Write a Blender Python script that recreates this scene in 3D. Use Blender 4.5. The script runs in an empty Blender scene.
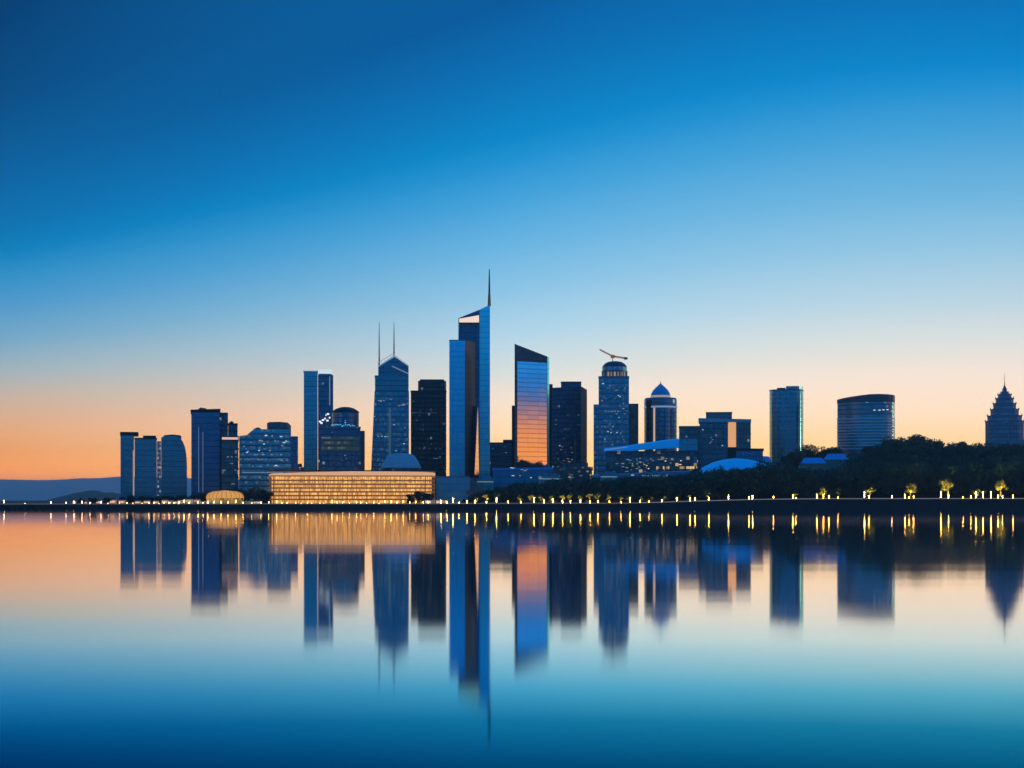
import bpy, math, random
import numpy as np
from mathutils import Vector
rnd = random.Random(7)
SC = bpy.context.scene
COL = SC.collection
F, HY, CH = 1600.0, 500.0, 5.2        # focal length in pixels, horizon row, eye height (m)
R = math.radians
HAZE = 6.5e-5                        # density of the evening air, per metre

def lin(r, g, b, a=1.0):
    f = lambda c: (c/255)/12.92 if c/255 <= .04045 else ((c/255+.055)/1.055)**2.4
    return (f(r), f(g), f(b), a)

# ------------------------------------------------------------------ mesh helper
class MB:
    def __init__(s): s.v = []; s.f = []; s.uv = []
    def face(s, pts, uvs=None):
        n = len(s.v); s.v += [tuple(p) for p in pts]; s.f.append(tuple(range(n, n+len(pts))))
        s.uv.append(uvs or [(0.0, -50.0)]*len(pts))
    def prism(s, poly, z0, z1, caps=True):
        """poly: CCW plan points; z1 a number or one top height per point."""
        n = len(poly); zt = z1 if isinstance(z1, (list, tuple)) else [z1]*n
        u = 0.0
        for i in range(n):
            j = (i+1) % n; a, b = poly[i], poly[j]
            L = math.hypot(b[0]-a[0], b[1]-a[1])
            s.face([(a[0], a[1], z0), (b[0], b[1], z0), (b[0], b[1], zt[j]), (a[0], a[1], zt[i])],
                   [(u, 0), (u+L, 0), (u+L, zt[j]-z0), (u, zt[i]-z0)])
            u += L
        if caps:
            s.face([(p[0], p[1], zt[i]) for i, p in enumerate(poly)])
            s.face([(p[0], p[1], z0) for p in reversed(poly)])
    def box(s, c, size, ax=(1, 0)):
        """c = base centre; ax = plan direction of the x side."""
        hx, hy = size[0]/2, size[1]/2; ay = (-ax[1], ax[0])
        P = [(c[0]+ax[0]*a*hx+ay[0]*b*hy, c[1]+ax[1]*a*hx+ay[1]*b*hy) for a, b in ((-1, -1), (1, -1), (1, 1), (-1, 1))]
        s.prism(P, c[2], c[2]+size[2])
    def lathe(s, c, prof, n=28):
        for k in range(len(prof)-1):
            (r0, z0), (r1, z1) = prof[k], prof[k+1]
            for i in range(n):
                a, b = 2*math.pi*i/n, 2*math.pi*(i+1)/n
                q = lambda r, t, z: (c[0]+r*math.cos(t), c[1]+r*math.sin(t), z)
                rr = max(r0, r1)
                uv = [(a*rr, z0-prof[0][1]), (b*rr, z0-prof[0][1]), (b*rr, z1-prof[0][1]), (a*rr, z1-prof[0][1])]
                if r1 < 1e-4: s.face([q(r0, a, z0), q(r0, b, z0), q(0, 0, z1)], uv[:3])
                elif r0 < 1e-4: s.face([q(0, 0, z0), q(r1, b, z1), q(r1, a, z1)], uv[:3])
                else: s.face([q(r0, a, z0), q(r0, b, z0), q(r1, b, z1), q(r1, a, z1)], uv)
    def tube(s, p0, p1, r0, r1=None, n=8):
        r1 = r0 if r1 is None else r1
        p0, p1 = Vector(p0), Vector(p1); d = (p1-p0).normalized()
        x = d.orthogonal().normalized(); y = d.cross(x)
        A = [p0+(x*math.cos(2*math.pi*i/n)+y*math.sin(2*math.pi*i/n))*r0 for i in range(n)]
        B = [p1+(x*math.cos(2*math.pi*i/n)+y*math.sin(2*math.pi*i/n))*r1 for i in range(n)]
        for i in range(n):
            j = (i+1) % n; s.face([A[i], A[j], B[j], B[i]])
        s.face(A[::-1]); s.face(B)
    def bar(s, p0, p1, w):
        s.tube(p0, p1, w*.7071, w*.7071, 4)

def link(name, me, mat, parent=None, loc=(0, 0, 0)):
    o = bpy.data.objects.new(name, me); COL.objects.link(o)
    if mat is not None and not me.materials: me.materials.append(mat)
    o.location = loc
    if parent is not None: o.parent = parent
    return o
def build(name, mb, mat, parent=None, org=(0, 0, 0), smooth=False, loc=None):
    """One mesh object; mb holds world coordinates, org is the thing's own origin."""
    me = bpy.data.meshes.new(name)
    me.from_pydata([(x-org[0], y-org[1], z-org[2]) for x, y, z in mb.v], [], mb.f)
    uvl = me.uv_layers.new(name="UVMap")
    flat = [c for fuv in mb.uv for uv in fuv for c in uv]
    uvl.data.foreach_set("uv", flat)
    me.update()
    if smooth:
        import bmesh
        bm = bmesh.new(); bm.from_mesh(me); bmesh.ops.remove_doubles(bm, verts=bm.verts, dist=.001); bm.to_mesh(me); bm.free()
        me.polygons.foreach_set("use_smooth", [True]*len(me.polygons))
        try: me.set_sharp_from_angle(angle=R(32))
        except Exception: pass
    if loc is None: loc = (0, 0, 0) if parent is not None else org
    return link(name, me, mat, parent, loc)
def tag(o, label=None, cat=None, group=None, kind=None):
    if label: o['label'] = label
    if cat: o['category'] = cat
    if group: o['group'] = group
    if kind: o['kind'] = kind
    return o
def thing(name, org, label, cat, group=None):
    o = bpy.data.objects.new(name, None); COL.objects.link(o); o.location = org; o.empty_display_size = 1
    return tag(o, label, cat, group)
def copy_thing(o, loc, label=None):
    c = o.copy(); COL.objects.link(c); c.location = loc
    if label: c['label'] = label
    for ch in list(o.children):
        d = ch.copy(); COL.objects.link(d); d.parent = c
        for g in list(ch.children):
            e = g.copy(); COL.objects.link(e); e.parent = d
    return c

# ------------------------------------------------------------------ materials
def newmat(name):
    m = bpy.data.materials.new(name); m.use_nodes = True
    nt = m.node_tree; b = nt.nodes['Principled BSDF']
    return m, nt, b
def math_node(nt, op, a, b=None, c=None):
    n = nt.nodes.new('ShaderNodeMath'); n.operation = op
    for i, x in enumerate((a, b, c)):
        if x is None: continue
        if isinstance(x, (int, float)): n.inputs[i].default_value = x
        else: nt.links.new(x, n.inputs[i])
    return n.outputs[0]
def mixc(nt, fac, a, b, blend='MIX'):
    n = nt.nodes.new('ShaderNodeMix'); n.data_type = 'RGBA'; n.blend_type = blend
    for sock, x in ((n.inputs[0], fac), (n.inputs[6], a), (n.inputs[7], b)):
        if isinstance(x, (int, float, tuple)): sock.default_value = x
        else: nt.links.new(x, sock)
    return n.outputs[2]
def plain(name, col, rough=.6, metal=0.0, vary=.25, scale=.5, spec=None):
    """Plain surface with noisy tone."""
    m, nt, b = newmat(name)
    tc = nt.nodes.new('ShaderNodeTexCoord'); nz = nt.nodes.new('ShaderNodeTexNoise')
    nz.inputs['Scale'].default_value = scale; nz.inputs['Detail'].default_value = 5
    nt.links.new(tc.outputs['Object'], nz.inputs['Vector'])
    k = math_node(nt, 'MULTIPLY_ADD', nz.outputs[0], 2*vary, 1-vary)
    v = nt.nodes.new('ShaderNodeVectorMath'); v.operation = 'SCALE'; v.inputs[0].default_value = col[:3]
    nt.links.new(k, v.inputs[3]); nt.links.new(v.outputs[0], b.inputs['Base Color'])
    b.inputs['Roughness'].default_value = rough; b.inputs['Metallic'].default_value = metal
    if spec is not None: b.inputs['Specular IOR Level'].default_value = spec
    return m
def emis(name, col, strength, base=(.3, .3, .3, 1)):
    m, nt, b = newmat(name)
    b.inputs['Base Color'].default_value = base
    b.inputs['Emission Color'].default_value = col; b.inputs['Emission Strength'].default_value = strength
    return m
def facade(name, tint, metal=.85, rough=.12, floor=3.8, bay=1.8, band=.28, bandcol=(.05, .06, .08, 1), bandmetal=.3,
           mull=.12, lit=0.0, litcol=(1, .72, .42, 1), litstr=.5, tilt=.006, vary=.35, floorlit=0.0, rvar=.03, frough=.12):
    """Curtain wall: panes of coated glass between spandrels and mullions, each pane a little different and off plumb, few lit."""
    tint = (tint[0], min(1, tint[1]*1.2), tint[2]*.86, 1)
    m, nt, b = newmat(name); L = nt.links
    uvn = nt.nodes.new('ShaderNodeUVMap'); uvn.uv_map = 'UVMap'
    sp = nt.nodes.new('ShaderNodeSeparateXYZ'); L.new(uvn.outputs[0], sp.inputs[0])
    us = math_node(nt, 'DIVIDE', sp.outputs[0], bay); vs = math_node(nt, 'DIVIDE', sp.outputs[1], floor)
    ui, vi = math_node(nt, 'FLOOR', us), math_node(nt, 'FLOOR', vs)
    uf, vf = math_node(nt, 'FRACT', us), math_node(nt, 'FRACT', vs)
    isband = math_node(nt, 'LESS_THAN', vf, band); ismull = math_node(nt, 'LESS_THAN', uf, mull)
    frame = math_node(nt, 'MAXIMUM', isband, ismull)
    wall = math_node(nt, 'GREATER_THAN', sp.outputs[1], -10.0)     # roofs carry uv v = -50
    cv = nt.nodes.new('ShaderNodeCombineXYZ'); L.new(ui, cv.inputs[0]); L.new(vi, cv.inputs[1])
    oi = nt.nodes.new('ShaderNodeObjectInfo'); L.new(oi.outputs['Random'], cv.inputs[2])
    wn = nt.nodes.new('ShaderNodeTexWhiteNoise'); L.new(cv.outputs[0], wn.inputs['Vector'])
    cf = nt.nodes.new('ShaderNodeCombineXYZ'); L.new(vi, cf.inputs[1]); cf.inputs[0].default_value = 17.3
    wf = nt.nodes.new('ShaderNodeTexWhiteNoise'); L.new(cf.outputs[0], wf.inputs['Vector'])
    # large soft tone changes over the face (blinds, tenancies)
    k = math_node(nt, 'MULTIPLY_ADD', wn.outputs[0], vary, 1-vary/2)
    k2 = math_node(nt, 'MULTIPLY_ADD', wf.outputs[0], vary*.6, 1-vary*.3)
    sc = nt.nodes.new('ShaderNodeVectorMath'); sc.operation = 'SCALE'; sc.inputs[0].default_value = tint[:3]
    L.new(math_node(nt, 'MULTIPLY', k, k2), sc.inputs[3])
    bandcol = tuple(.35*a_+.55*b_ for a_, b_ in zip(bandcol[:3], tint[:3]))+(1,); bandmetal = .3*bandmetal+.7*metal
    c1 = mixc(nt, frame, sc.outputs[0], bandcol)
    L.new(mixc(nt, wall, (.06, .065, .075, 1), c1), b.inputs['Base Color'])
    mt = math_node(nt, 'MULTIPLY_ADD', frame, bandmetal-metal, metal)
    L.new(math_node(nt, 'MULTIPLY', mt, wall), b.inputs['Metallic'])
    r1 = math_node(nt, 'MULTIPLY_ADD', wn.outputs[0], rvar, rough)
    r2 = math_node(nt, 'MULTIPLY_ADD', frame, frough, r1)
    L.new(math_node(nt, 'MULTIPLY_ADD', math_node(nt, 'SUBTRACT', 1.0, wall), .5, r2), b.inputs['Roughness'])
    # panes a hair off plumb
    g = nt.nodes.new('ShaderNodeNewGeometry')
    vm = nt.nodes.new('ShaderNodeVectorMath'); vm.operation = 'SUBTRACT'; vm.inputs[1].default_value = (.5, .5, .5); L.new(wn.outputs[1], vm.inputs[0])
    vs2 = nt.nodes.new('ShaderNodeVectorMath'); vs2.operation = 'SCALE'; L.new(vm.outputs[0], vs2.inputs[0]); vs2.inputs[3].default_value = tilt
    va = nt.nodes.new('ShaderNodeVectorMath'); va.operation = 'ADD'; L.new(g.outputs['Normal'], va.inputs[0]); L.new(vs2.outputs[0], va.inputs[1])
    vn = nt.nodes.new('ShaderNodeVectorMath'); vn.operation = 'NORMALIZE'; L.new(va.outputs[0], vn.inputs[0]); L.new(vn.outputs[0], b.inputs['Normal'])
    # lit panes
    hit = math_node(nt, 'LESS_THAN', wn.outputs[0], lit)
    if floorlit:
        hit = math_node(nt, 'MAXIMUM', hit, math_node(nt, 'MULTIPLY', math_node(nt, 'LESS_THAN', wf.outputs[0], floorlit), math_node(nt, 'LESS_THAN', wn.outputs[0], .45)))
    on = math_node(nt, 'MULTIPLY', math_node(nt, 'MULTIPLY', hit, math_node(nt, 'SUBTRACT', 1.0, frame)), wall)
    sep = nt.nodes.new('ShaderNodeSeparateColor'); L.new(wn.outputs[1], sep.inputs[0])
    br = math_node(nt, 'MULTIPLY_ADD', sep.outputs[1], litstr, litstr*.25)
    b.inputs['Emission Color'].default_value = litcol
    on = math_node(nt, 'MULTIPLY', on, math_node(nt, 'GREATER_THAN', vf, .52)) if floor < 10 else on
    L.new(math_node(nt, 'MULTIPLY', on, br), b.inputs['Emission Strength'])
    return m

# ------------------------------------------------------------------ placing buildings round the eye
class Site:
    """Plan frame of a building: front centre on the ray through column pc at depth D, front square to that ray."""
    def __init__(s, pc, D):
        s.t = (pc-512)/F; s.D = D; s.C = (s.t*D, D); L = math.hypot(*s.C); s.L = L
        s.d = (s.C[0]/L, D/L); s.r = (D/L, -s.C[0]/L)
    def p(s, px, w=0.0):
        t = (px-512)/F; n = math.hypot(t, 1); ray = (t/n, 1/n)
        k = (s.L+w)/(ray[0]*s.d[0]+ray[1]*s.d[1])
        return (ray[0]*k, ray[1]*k)
    def back(s, q, w): return (q[0]+s.d[0]*w, q[1]+s.d[1]*w)
    def rect(s, a, b, depth, w=0.0):
        A, B = s.p(a, w), s.p(b, w)
        return [A, B, s.back(B, depth), s.back(A, depth)]
    def z(s, py, w=0.0): return CH+(HY-py)/F*(s.D+w)
    def m(s, npx): return npx/F*s.D
def offset(poly, o):
    n = len(poly); out = []
    for i in range(n):
        a, b, c = poly[i-1], poly[i], poly[(i+1) % n]
        e1 = (b[0]-a[0], b[1]-a[1]); e2 = (c[0]-b[0], c[1]-b[1])
        l1, l2 = math.hypot(*e1), math.hypot(*e2)
        n1 = (e1[1]/l1, -e1[0]/l1); n2 = (e2[1]/l2, -e2[0]/l2)
        bx, by = n1[0]+n2[0], n1[1]+n2[1]; q = max(.25, 1+n1[0]*n2[0]+n1[1]*n2[1])
        out.append((b[0]+bx*o/q, b[1]+by*o/q))
    return out
def bands(poly, zs, h, proud=.25):
    mb = MB(); P = offset(poly, proud)
    for z in zs: mb.prism(P, z, z+h)
    return mb
def fins(poly, z0, z1, pitch, w=.35, proud=.4, edges=None):
    mb = MB(); n = len(poly)
    for i in (edges if edges is not None else range(n)):
        a, b = poly[i], poly[(i+1) % n]; L = math.hypot(b[0]-a[0], b[1]-a[1])
        e = ((b[0]-a[0])/L, (b[1]-a[1])/L); nn = (e[1], -e[0]); k = max(1, int(L/pitch))
        for j in range(k+1):
            t = min(max(j*L/k, w/2), L-w/2)
            mb.box((a[0]+e[0]*t+nn[0]*proud*.3, a[1]+e[1]*t+nn[1]*proud*.3, z0), (w, proud, z1-z0), e)
    return mb
LITMESH = {}
def lit_panes(parent, org, a, b, spots, mat, size=(1.5, 1.1)):
    """Single lit windows as parts: a, b the plan ends of the wall; spots = (fraction along, height)."""
    L = math.hypot(b[0]-a[0], b[1]-a[1]); e = ((b[0]-a[0])/L, (b[1]-a[1])/L); nn = (e[1], -e[0])
    rr = random.Random(int(abs(org[0])*10)+len(spots))
    kin = {'dim lit window': ('litdim', 'litdim', 'litfaint', 'litfaint', 'litwarmdim'), 'cool lit window': ('litcool', 'litcool', 'litdim', 'litwarmdim'), 'warm lit window': ('litwarm', 'litwarmdim', 'litwarmdim')}.get(mat.name)
    for f, z in spots:
        x, y = a[0]+e[0]*L*f+nn[0]*.12, a[1]+e[1]*L*f+nn[1]*.12
        m_ = M[rr.choice(kin)] if kin else mat
        w_ = round(size[0]*rr.choice((.4, .62, .62, .95)), 2); h_ = round(size[1]*.6, 2)
        key = (m_.name, w_, h_, round(e[0], 4), round(e[1], 4))
        if key not in LITMESH:
            mb = MB(); mb.box((0, 0, 0), (w_, .18, h_), e)
            o = build('lit_window', mb, m_, parent); LITMESH[key] = o.data
        else: o = link('lit_window', LITMESH[key], None, parent)
        o.location = (x-org[0], y-org[1], z-org[2])

# ------------------------------------------------------------------ the lie of the land
def interp(x, tab):
    if x <= tab[0][0]: return tab[0][1]
    for (a, u), (b, v) in zip(tab, tab[1:]):
        if x <= b: return u+(v-u)*(x-a)/(b-a)
    return tab[-1][1]
QY = 880.0
GZT = [(0, 2.8), (435, 3.0), (630, 3.3), (700, 4.5), (760, 5.4), (830, 5.75), (1100, 5.9)]
TOPT = [(430, 505), (466, 500), (482, 490), (520, 483), (560, 480), (600, 479), (650, 477), (690, 474), (710, 470), (740, 468), (765, 464),
        (783, 464), (800, 470), (844, 470), (855, 456), (872, 446), (890, 440), (910, 437), (940, 439), (952, 445), (970, 443), (1024, 446), (1300, 450)]
def gz(x): return interp(512+F*x/QY, GZT)
TREEH = 15.0
def ztop(x, y=1000.0): return CH+(HY-interp(512+F*x/y, TOPT))/F*y
def ground_z(x, y):
    g = gz(x)
    t = min(1, max(0, (y-912)/88)); t = t*t*(3-2*t)
    far = min(1, max(0, (6000-y)/3000))
    return g+max(0, ztop(x)-TREEH-g)*t*far

# ================================================================== materials
M = {}
M['ground'] = plain('dark earth and lawn', (.030, .034, .026, 1), .9, 0, .4, .05)
M['paving'] = plain('promenade paving', (.22, .20, .18, 1), .7, 0, .25, .6)
M['quay'] = plain('dark quay stone', (.034, .028, .022, 1), .75, 0, .4, .35)
M['coping'] = plain('pale coping stone', (.34, .31, .27, 1), .7, 0, .2, .5)
M['hills'] = plain('far hills', (.42, .46, .54, 1), .95, 0, .2, .0006)  # pale blue base colour carries part of the distant haze
M['steel'] = plain('grey steel', (.20, .21, .23, 1), .45, .7, .15, 1)
M['darksteel'] = plain('dark steel', (.035, .037, .042, 1), .5, .5, .2, 1)
M['white'] = plain('white painted metal', (.72, .74, .76, 1), .35, .1, .1, .7)
M['roofgrey'] = plain('grey roofing', (.09, .095, .105, 1), .7, 0, .3, .3)
M['dark'] = plain('dark cladding', (.022, .026, .034, 1), .5, .2, .3, .3)
M['stone'] = plain('warm stone cladding', (.16, .135, .12, 1), .6, 0, .2, .4)
M['pagoda'] = plain('blue grey stone', (.12, .17, .27, 1), .5, .6, .3, .3)
M['blueroof'] = plain('blue standing seam roof', (.03, .38, .85, 1), .3, .5, .12, .15)
M['glowroof'] = emis('blue roof with added glow', (.0, .27, 1, 1), .38, (.01, .20, .45, 1))  # added glow in place of blue sky reflected by the roofs
M['paleroof'] = plain('pale blue metal roof', (.10, .34, .52, 1), .3, .5, .15, .15)
M['bark'] = plain('bark', (.045, .035, .026, 1), .9, 0, .3, 2)
M['crane'] = emis('orange crane with added glow', (1, .38, .16, 1), .14, (.42, .12, .04, 1))  # low glow painted in for light falling on the crane
M['cream'] = plain('pale plaster', (.42, .33, .27, 1), .8, 0, .15, .5)
M['tile'] = plain('house roof tile', (.10, .065, .055, 1), .8, 0, .25, 1)
M['rock'] = plain('dark rock', (.03, .03, .032, 1), .85, 0, .4, .6)
M['lamp'] = emis('street lamp glow', (1, .41, .055, 1), 150)
M['lampdim'] = emis('dim street lamp glow', (1, .44, .08, 1), 60)
M['lampw'] = emis('pale lamp glow', (1, .56, .28, 1), 40)
M['litwarm'] = emis('warm lit window', (1, .68, .36, 1), 1.3)
M['litcool'] = emis('cool lit window', (.60, .80, 1, 1), .8)
M['litdim'] = emis('dim lit window', (.50, .72, .9, 1), .26)
M['litfaint'] = emis('faint lit window', (.45, .70, .85, 1), .13)
M['litwarmdim'] = emis('dim warm window', (1, .70, .42, 1), .32)
M['litwhite'] = emis('white roof light', (.85, .93, 1, 1), 1.2)
M['litcyan'] = emis('cyan roof light', (.08, .55, 1, 1), 1.0)
M['litpink'] = emis('pink strip light', (1, .62, .48, 1), .75)
M['amberglow'] = emis('amber lit wall', (1, .48, .10, 1), .75)

def foliage(name, c0, c1, trans=.25):
    m, nt, b = newmat(name); L = nt.links
    a = nt.nodes.new('ShaderNodeAttribute'); a.attribute_name = 'leaf'
    oi = nt.nodes.new('ShaderNodeObjectInfo')
    k = math_node(nt, 'FRACT', math_node(nt, 'ADD', a.outputs['Fac'], math_node(nt, 'MULTIPLY', oi.outputs['Random'], .3)))
    L.new(mixc(nt, k, c0, c1), b.inputs['Base Color'])
    b.inputs['Roughness'].default_value = .65
    t = nt.nodes.new('ShaderNodeBsdfTranslucent'); L.new(mixc(nt, k, c0, c1), t.inputs[0])
    mx = nt.nodes.new('ShaderNodeMixShader'); mx.inputs[0].default_value = trans
    L.new(b.outputs[0], mx.inputs[1]); L.new(t.outputs[0], mx.inputs[2])
    L.new(mx.outputs[0], nt.nodes['Material Output'].inputs[0])
    return m
M['leafdark'] = foliage('evergreen leaves', (.020, .072, .050, 1), (.050, .120, .066, 1), .2)
M['leaf'] = foliage('green leaves', (.07, .11, .025, 1), (.15, .19, .04, 1), .35)
M['leafyellow'] = foliage('yellow green leaves', (.14, .15, .02, 1), (.30, .26, .04, 1), .35)

# ================================================================== water, ground, hills, shore
def water_mat():
    m, nt, b = newmat('still river water'); L = nt.links
    g = nt.nodes.new('ShaderNodeNewGeometry')
    dp = nt.nodes.new('ShaderNodeVectorMath'); dp.operation = 'DOT_PRODUCT'
    L.new(g.outputs['Normal'], dp.inputs[0]); L.new(g.outputs['Incoming'], dp.inputs[1])
    rp = nt.nodes.new('ShaderNodeValToRGB'); L.new(math_node(nt, 'ABSOLUTE', dp.outputs['Value']), rp.inputs[0])
    # strong at a grazing look, falling off to the teal body of the water at a steep one
    st = [(0, (.98, .98, .98)), (.02, (.97, .95, .93)), (.05, (.96, .93, .90)), (.085, (.70, .88, .92)), (.118, (.16, .56, .68)), (.137, (.02, .32, .45)), (.165, (.0, .14, .235)), (.25, (.0, .08, .15)), (1, (.0, .03, .06))]
    e = rp.color_ramp.elements
    while len(e) < len(st): e.new(.5)
    for k, (p, v) in zip(e, st): k.position = p; k.color = (*v, 1)
    mp = nt.nodes.new('ShaderNodeMapping'); mp.inputs['Scale'].default_value = (.004, .03, 1)
    L.new(g.outputs['Position'], mp.inputs[0])
    nz = nt.nodes.new('ShaderNodeTexNoise'); nz.inputs['Scale'].default_value = 1; nz.inputs['Detail'].default_value = 4
    L.new(mp.outputs[0], nz.inputs['Vector'])
    sp = nt.nodes.new('ShaderNodeSeparateXYZ'); L.new(g.outputs['Position'], sp.inputs[0])
    mr_ = nt.nodes.new('ShaderNodeMapRange'); L.new(sp.outputs[1], mr_.inputs[0])
    for k, v in enumerate((50, 260, .060, .048)): mr_.inputs[k+1].default_value = v      # sheltered and smoother towards the far quay
    m2 = nt.nodes.new('ShaderNodeMapping'); m2.inputs['Scale'].default_value = (.011, .13, 1); L.new(g.outputs['Position'], m2.inputs[0])
    n2 = nt.nodes.new('ShaderNodeTexNoise'); n2.inputs['Scale'].default_value = 1; n2.inputs['Detail'].default_value = 3; L.new(m2.outputs[0], n2.inputs['Vector'])
    cw = nt.nodes.new('ShaderNodeCombineXYZ'); cw.inputs[2].default_value = 1.0; L.new(math_node(nt, 'MULTIPLY_ADD', n2.outputs[0], 0.0052, -.0026), cw.inputs[1])
    nw = nt.nodes.new('ShaderNodeVectorMath'); nw.operation = 'NORMALIZE'; L.new(cw.outputs[0], nw.inputs[0])
    def gloss(r):
        gl = nt.nodes.new('ShaderNodeBsdfGlossy'); gl.distribution = 'BECKMANN'; L.new(rp.outputs[0], gl.inputs[0]); L.new(r, gl.inputs['Roughness']); L.new(nw.outputs[0], gl.inputs['Normal']); return gl.outputs[0]
    calm = gloss(math_node(nt, 'MULTIPLY', math_node(nt, 'MULTIPLY_ADD', nz.outputs[0], .5, .75), mr_.outputs[0]))
    ripple = gloss(math_node(nt, 'MULTIPLY_ADD', nz.outputs[0], .03, .086))
    mx = nt.nodes.new('ShaderNodeMixShader'); mx.inputs[0].default_value = .065; L.new(calm, mx.inputs[1]); L.new(ripple, mx.inputs[2])
    b.inputs['Base Color'].default_value = (.0003, .006, .012, 1); b.inputs['Roughness'].default_value = .6
    b.inputs['Specular IOR Level'].default_value = 0
    ad = nt.nodes.new('ShaderNodeAddShader'); L.new(mx.outputs[0], ad.inputs[0]); L.new(b.outputs[0], ad.inputs[1])
    L.new(ad.outputs[0], nt.nodes['Material Output'].inputs[0])
    return m
mb = MB(); mb.face([(-20000, -3000, 0), (20000, -3000, 0), (20000, QY+1, 0), (-20000, QY+1, 0)])
tag(build('water', mb, water_mat()), kind='structure')

xs = sorted(set([-20000, -12000, -5000, -2000, -900, -600] + [(-460+i*12) for i in range(78)] + [600, 900, 2000, 5000, 12000, 20000]))
ys = [QY, 888, 896, 912, 922, 932, 942, 952, 962, 972, 982, 992, 1000, 1050, 1150, 1400, 2000, 3000, 4000, 5000, 6000, 12000, 20000]
mb = MB()
V = [(x, y, ground_z(x, y)) for y in ys for x in xs]
mb.v = V; n = len(xs)
for j in range(len(ys)-1):
    for i in range(n-1):
        a = j*n+i; mb.f.append((a, a+1, a+1+n, a+n)); mb.uv.append([(0, 0)]*4)
tag(build('ground', mb, M['ground']), kind='structure')
# promenade pavement along the water, 4 mm above the ground
mb = MB(); px = [x for x in xs if -900 <= x <= 900]
for a, b in zip(px, px[1:]):
    mb.face([(a, QY+.6, gz(a)+.004), (b, QY+.6, gz(b)+.004), (b, 895, gz(b)+.004), (a, 895, gz(a)+.004)])
tag(build('promenade', mb, M['paving']), kind='structure')
# quay wall
org = (0, QY, 0)
q = thing('quay_wall', org, 'long dark stone quay wall along the whole waterfront with a pale coping', 'wall')
mb = MB(); cp = MB()
for a, b in zip(px, px[1:]):
    za, zb = gz(a), gz(b)
    P = lambda x, y, z: (x, y, z)
    mb.face([P(a, QY-1.2, -2), P(b, QY-1.2, -2), P(b, QY-.1, zb-.12), P(a, QY-.1, za-.12)])
    mb.face([P(a, QY-.1, za-.12), P(b, QY-.1, zb-.12), P(b, QY+.5, zb-.12), P(a, QY+.5, za-.12)])
    for f in ([(a, QY-.35, za-.115), (b, QY-.35, zb-.115), (b, QY-.35, zb+.45), (a, QY-.35, za+.45)],
              [(a, QY-.35, za+.45), (b, QY-.35, zb+.45), (b, QY+.55, zb+.45), (a, QY+.55, za+.45)],
              [(b, QY+.55, zb-.1), (a, QY+.55, za-.1), (a, QY+.55, za+.45), (b, QY+.55, zb+.45)]):
        cp.face(f)
build('wall', mb, M['quay'], q, org); build('coping', cp, M['coping'], q, org)
for a_, b_, col_, st_ in ((-300, -155, (1, .70, .52, 1), .10), (-155, -22, (1, .68, .42, 1), .16), (-22, 70, (1, .48, .28, 1), .13), (70, 420, (1, .82, .70, 1), .19)):
    mb = MB(); n_ = 24
    for i in range(n_):
        u_, v_ = a_+(b_-a_)*i/n_, a_+(b_-a_)*(i+1)/n_
        mb.tube((u_, QY-.42, gz(u_)+.2), (v_, QY-.42, gz(v_)+.2), .16, .16, 6)
    build('edge_glow', mb, emis('added quay edge glow', col_, st_), q, org)  # added glowing strip, in place of lamplight on the coping

# far hills beyond the left bank
def ridge(name, D, prof, depth, mat):
    mb = MB(); N = []
    for px_, py in prof:
        x = (px_-512)/F*D; z = CH+(HY-py)/F*D
        N.append([(x, D-depth, 0), (x, D-depth*.45, z*.62), (x, D, z), (x, D+depth*.6, z*.55), (x, D+depth, 0)])
    k = len(N[0])
    for row in N: mb.v += row
    for i in range(len(N)-1):
        for j in range(k-1):
            a = i*k+j; mb.f.append((a, a+k, a+k+1, a+1)); mb.uv.append([(0, 0)]*4)
    return tag(build(name, mb, mat, smooth=True), kind='structure')
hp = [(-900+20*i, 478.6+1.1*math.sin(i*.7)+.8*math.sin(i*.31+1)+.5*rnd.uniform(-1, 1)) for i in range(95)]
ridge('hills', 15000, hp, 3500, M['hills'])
ridge('wooded_hill', 5200, [(66, 500.5), (68, 497), (71, 494), (77, 492.6), (86, 491), (93, 490.2), (98, 490.8), (104, 492.6), (112, 492.2), (120, 494), (128, 496), (140, 501)], 300,
      plain('near wooded hill', (.018, .035, .045, 1), .95, 0, .3, .004))

# ================================================================== towers
def front(poly): return poly[0], poly[1]
def scatter(n, z0, z1, step, seed, f0=.05, f1=.95):
    r = random.Random(seed); nf = max(1, int((z1-z0)/step))
    return [(r.uniform(f0, f1), z0+step*r.randrange(nf)+.6) for _ in range(n)]
BODY = {}
def body(t):
    return next(c for c in COL.objects if c.parent is t)
def roof_plant(parent, org, poly, z, h=2.2, k=3, seed=1, mat=None):
    r = random.Random(seed); A, B, Cc, D_ = poly[0], poly[1], poly[2], poly[3]
    for i in range(k):
        u, v = r.uniform(.2, .8), r.uniform(.3, .7)
        x = A[0]+(B[0]-A[0])*u+(D_[0]-A[0])*v; y = A[1]+(B[1]-A[1])*u+(D_[1]-A[1])*v
        mb = MB(); a_, b_, c_ = r.uniform(2, 4), r.uniform(2, 4), h*r.uniform(.4, 1)
        mb.box((x, y, z), (a_, b_, c_)); mb.box((x+.2, y, z+c_), (a_*.5, b_*.5, .5))
        build('roof_plant', mb, mat or M['roofgrey'], body(parent), org, loc=(0, 0, 0))
def parapet(parent, org, poly, z, h=1.2, mat=None, name='parapet', proud=.2):
    mb = MB(); mb.prism(offset(poly, proud), z, z+h); return build(name, mb, mat or M['dark'], body(parent), org, loc=(0, 0, 0))
def base(S, w=0): return (S.C[0], S.C[1], ground_z(*S.C)-.5)

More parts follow.
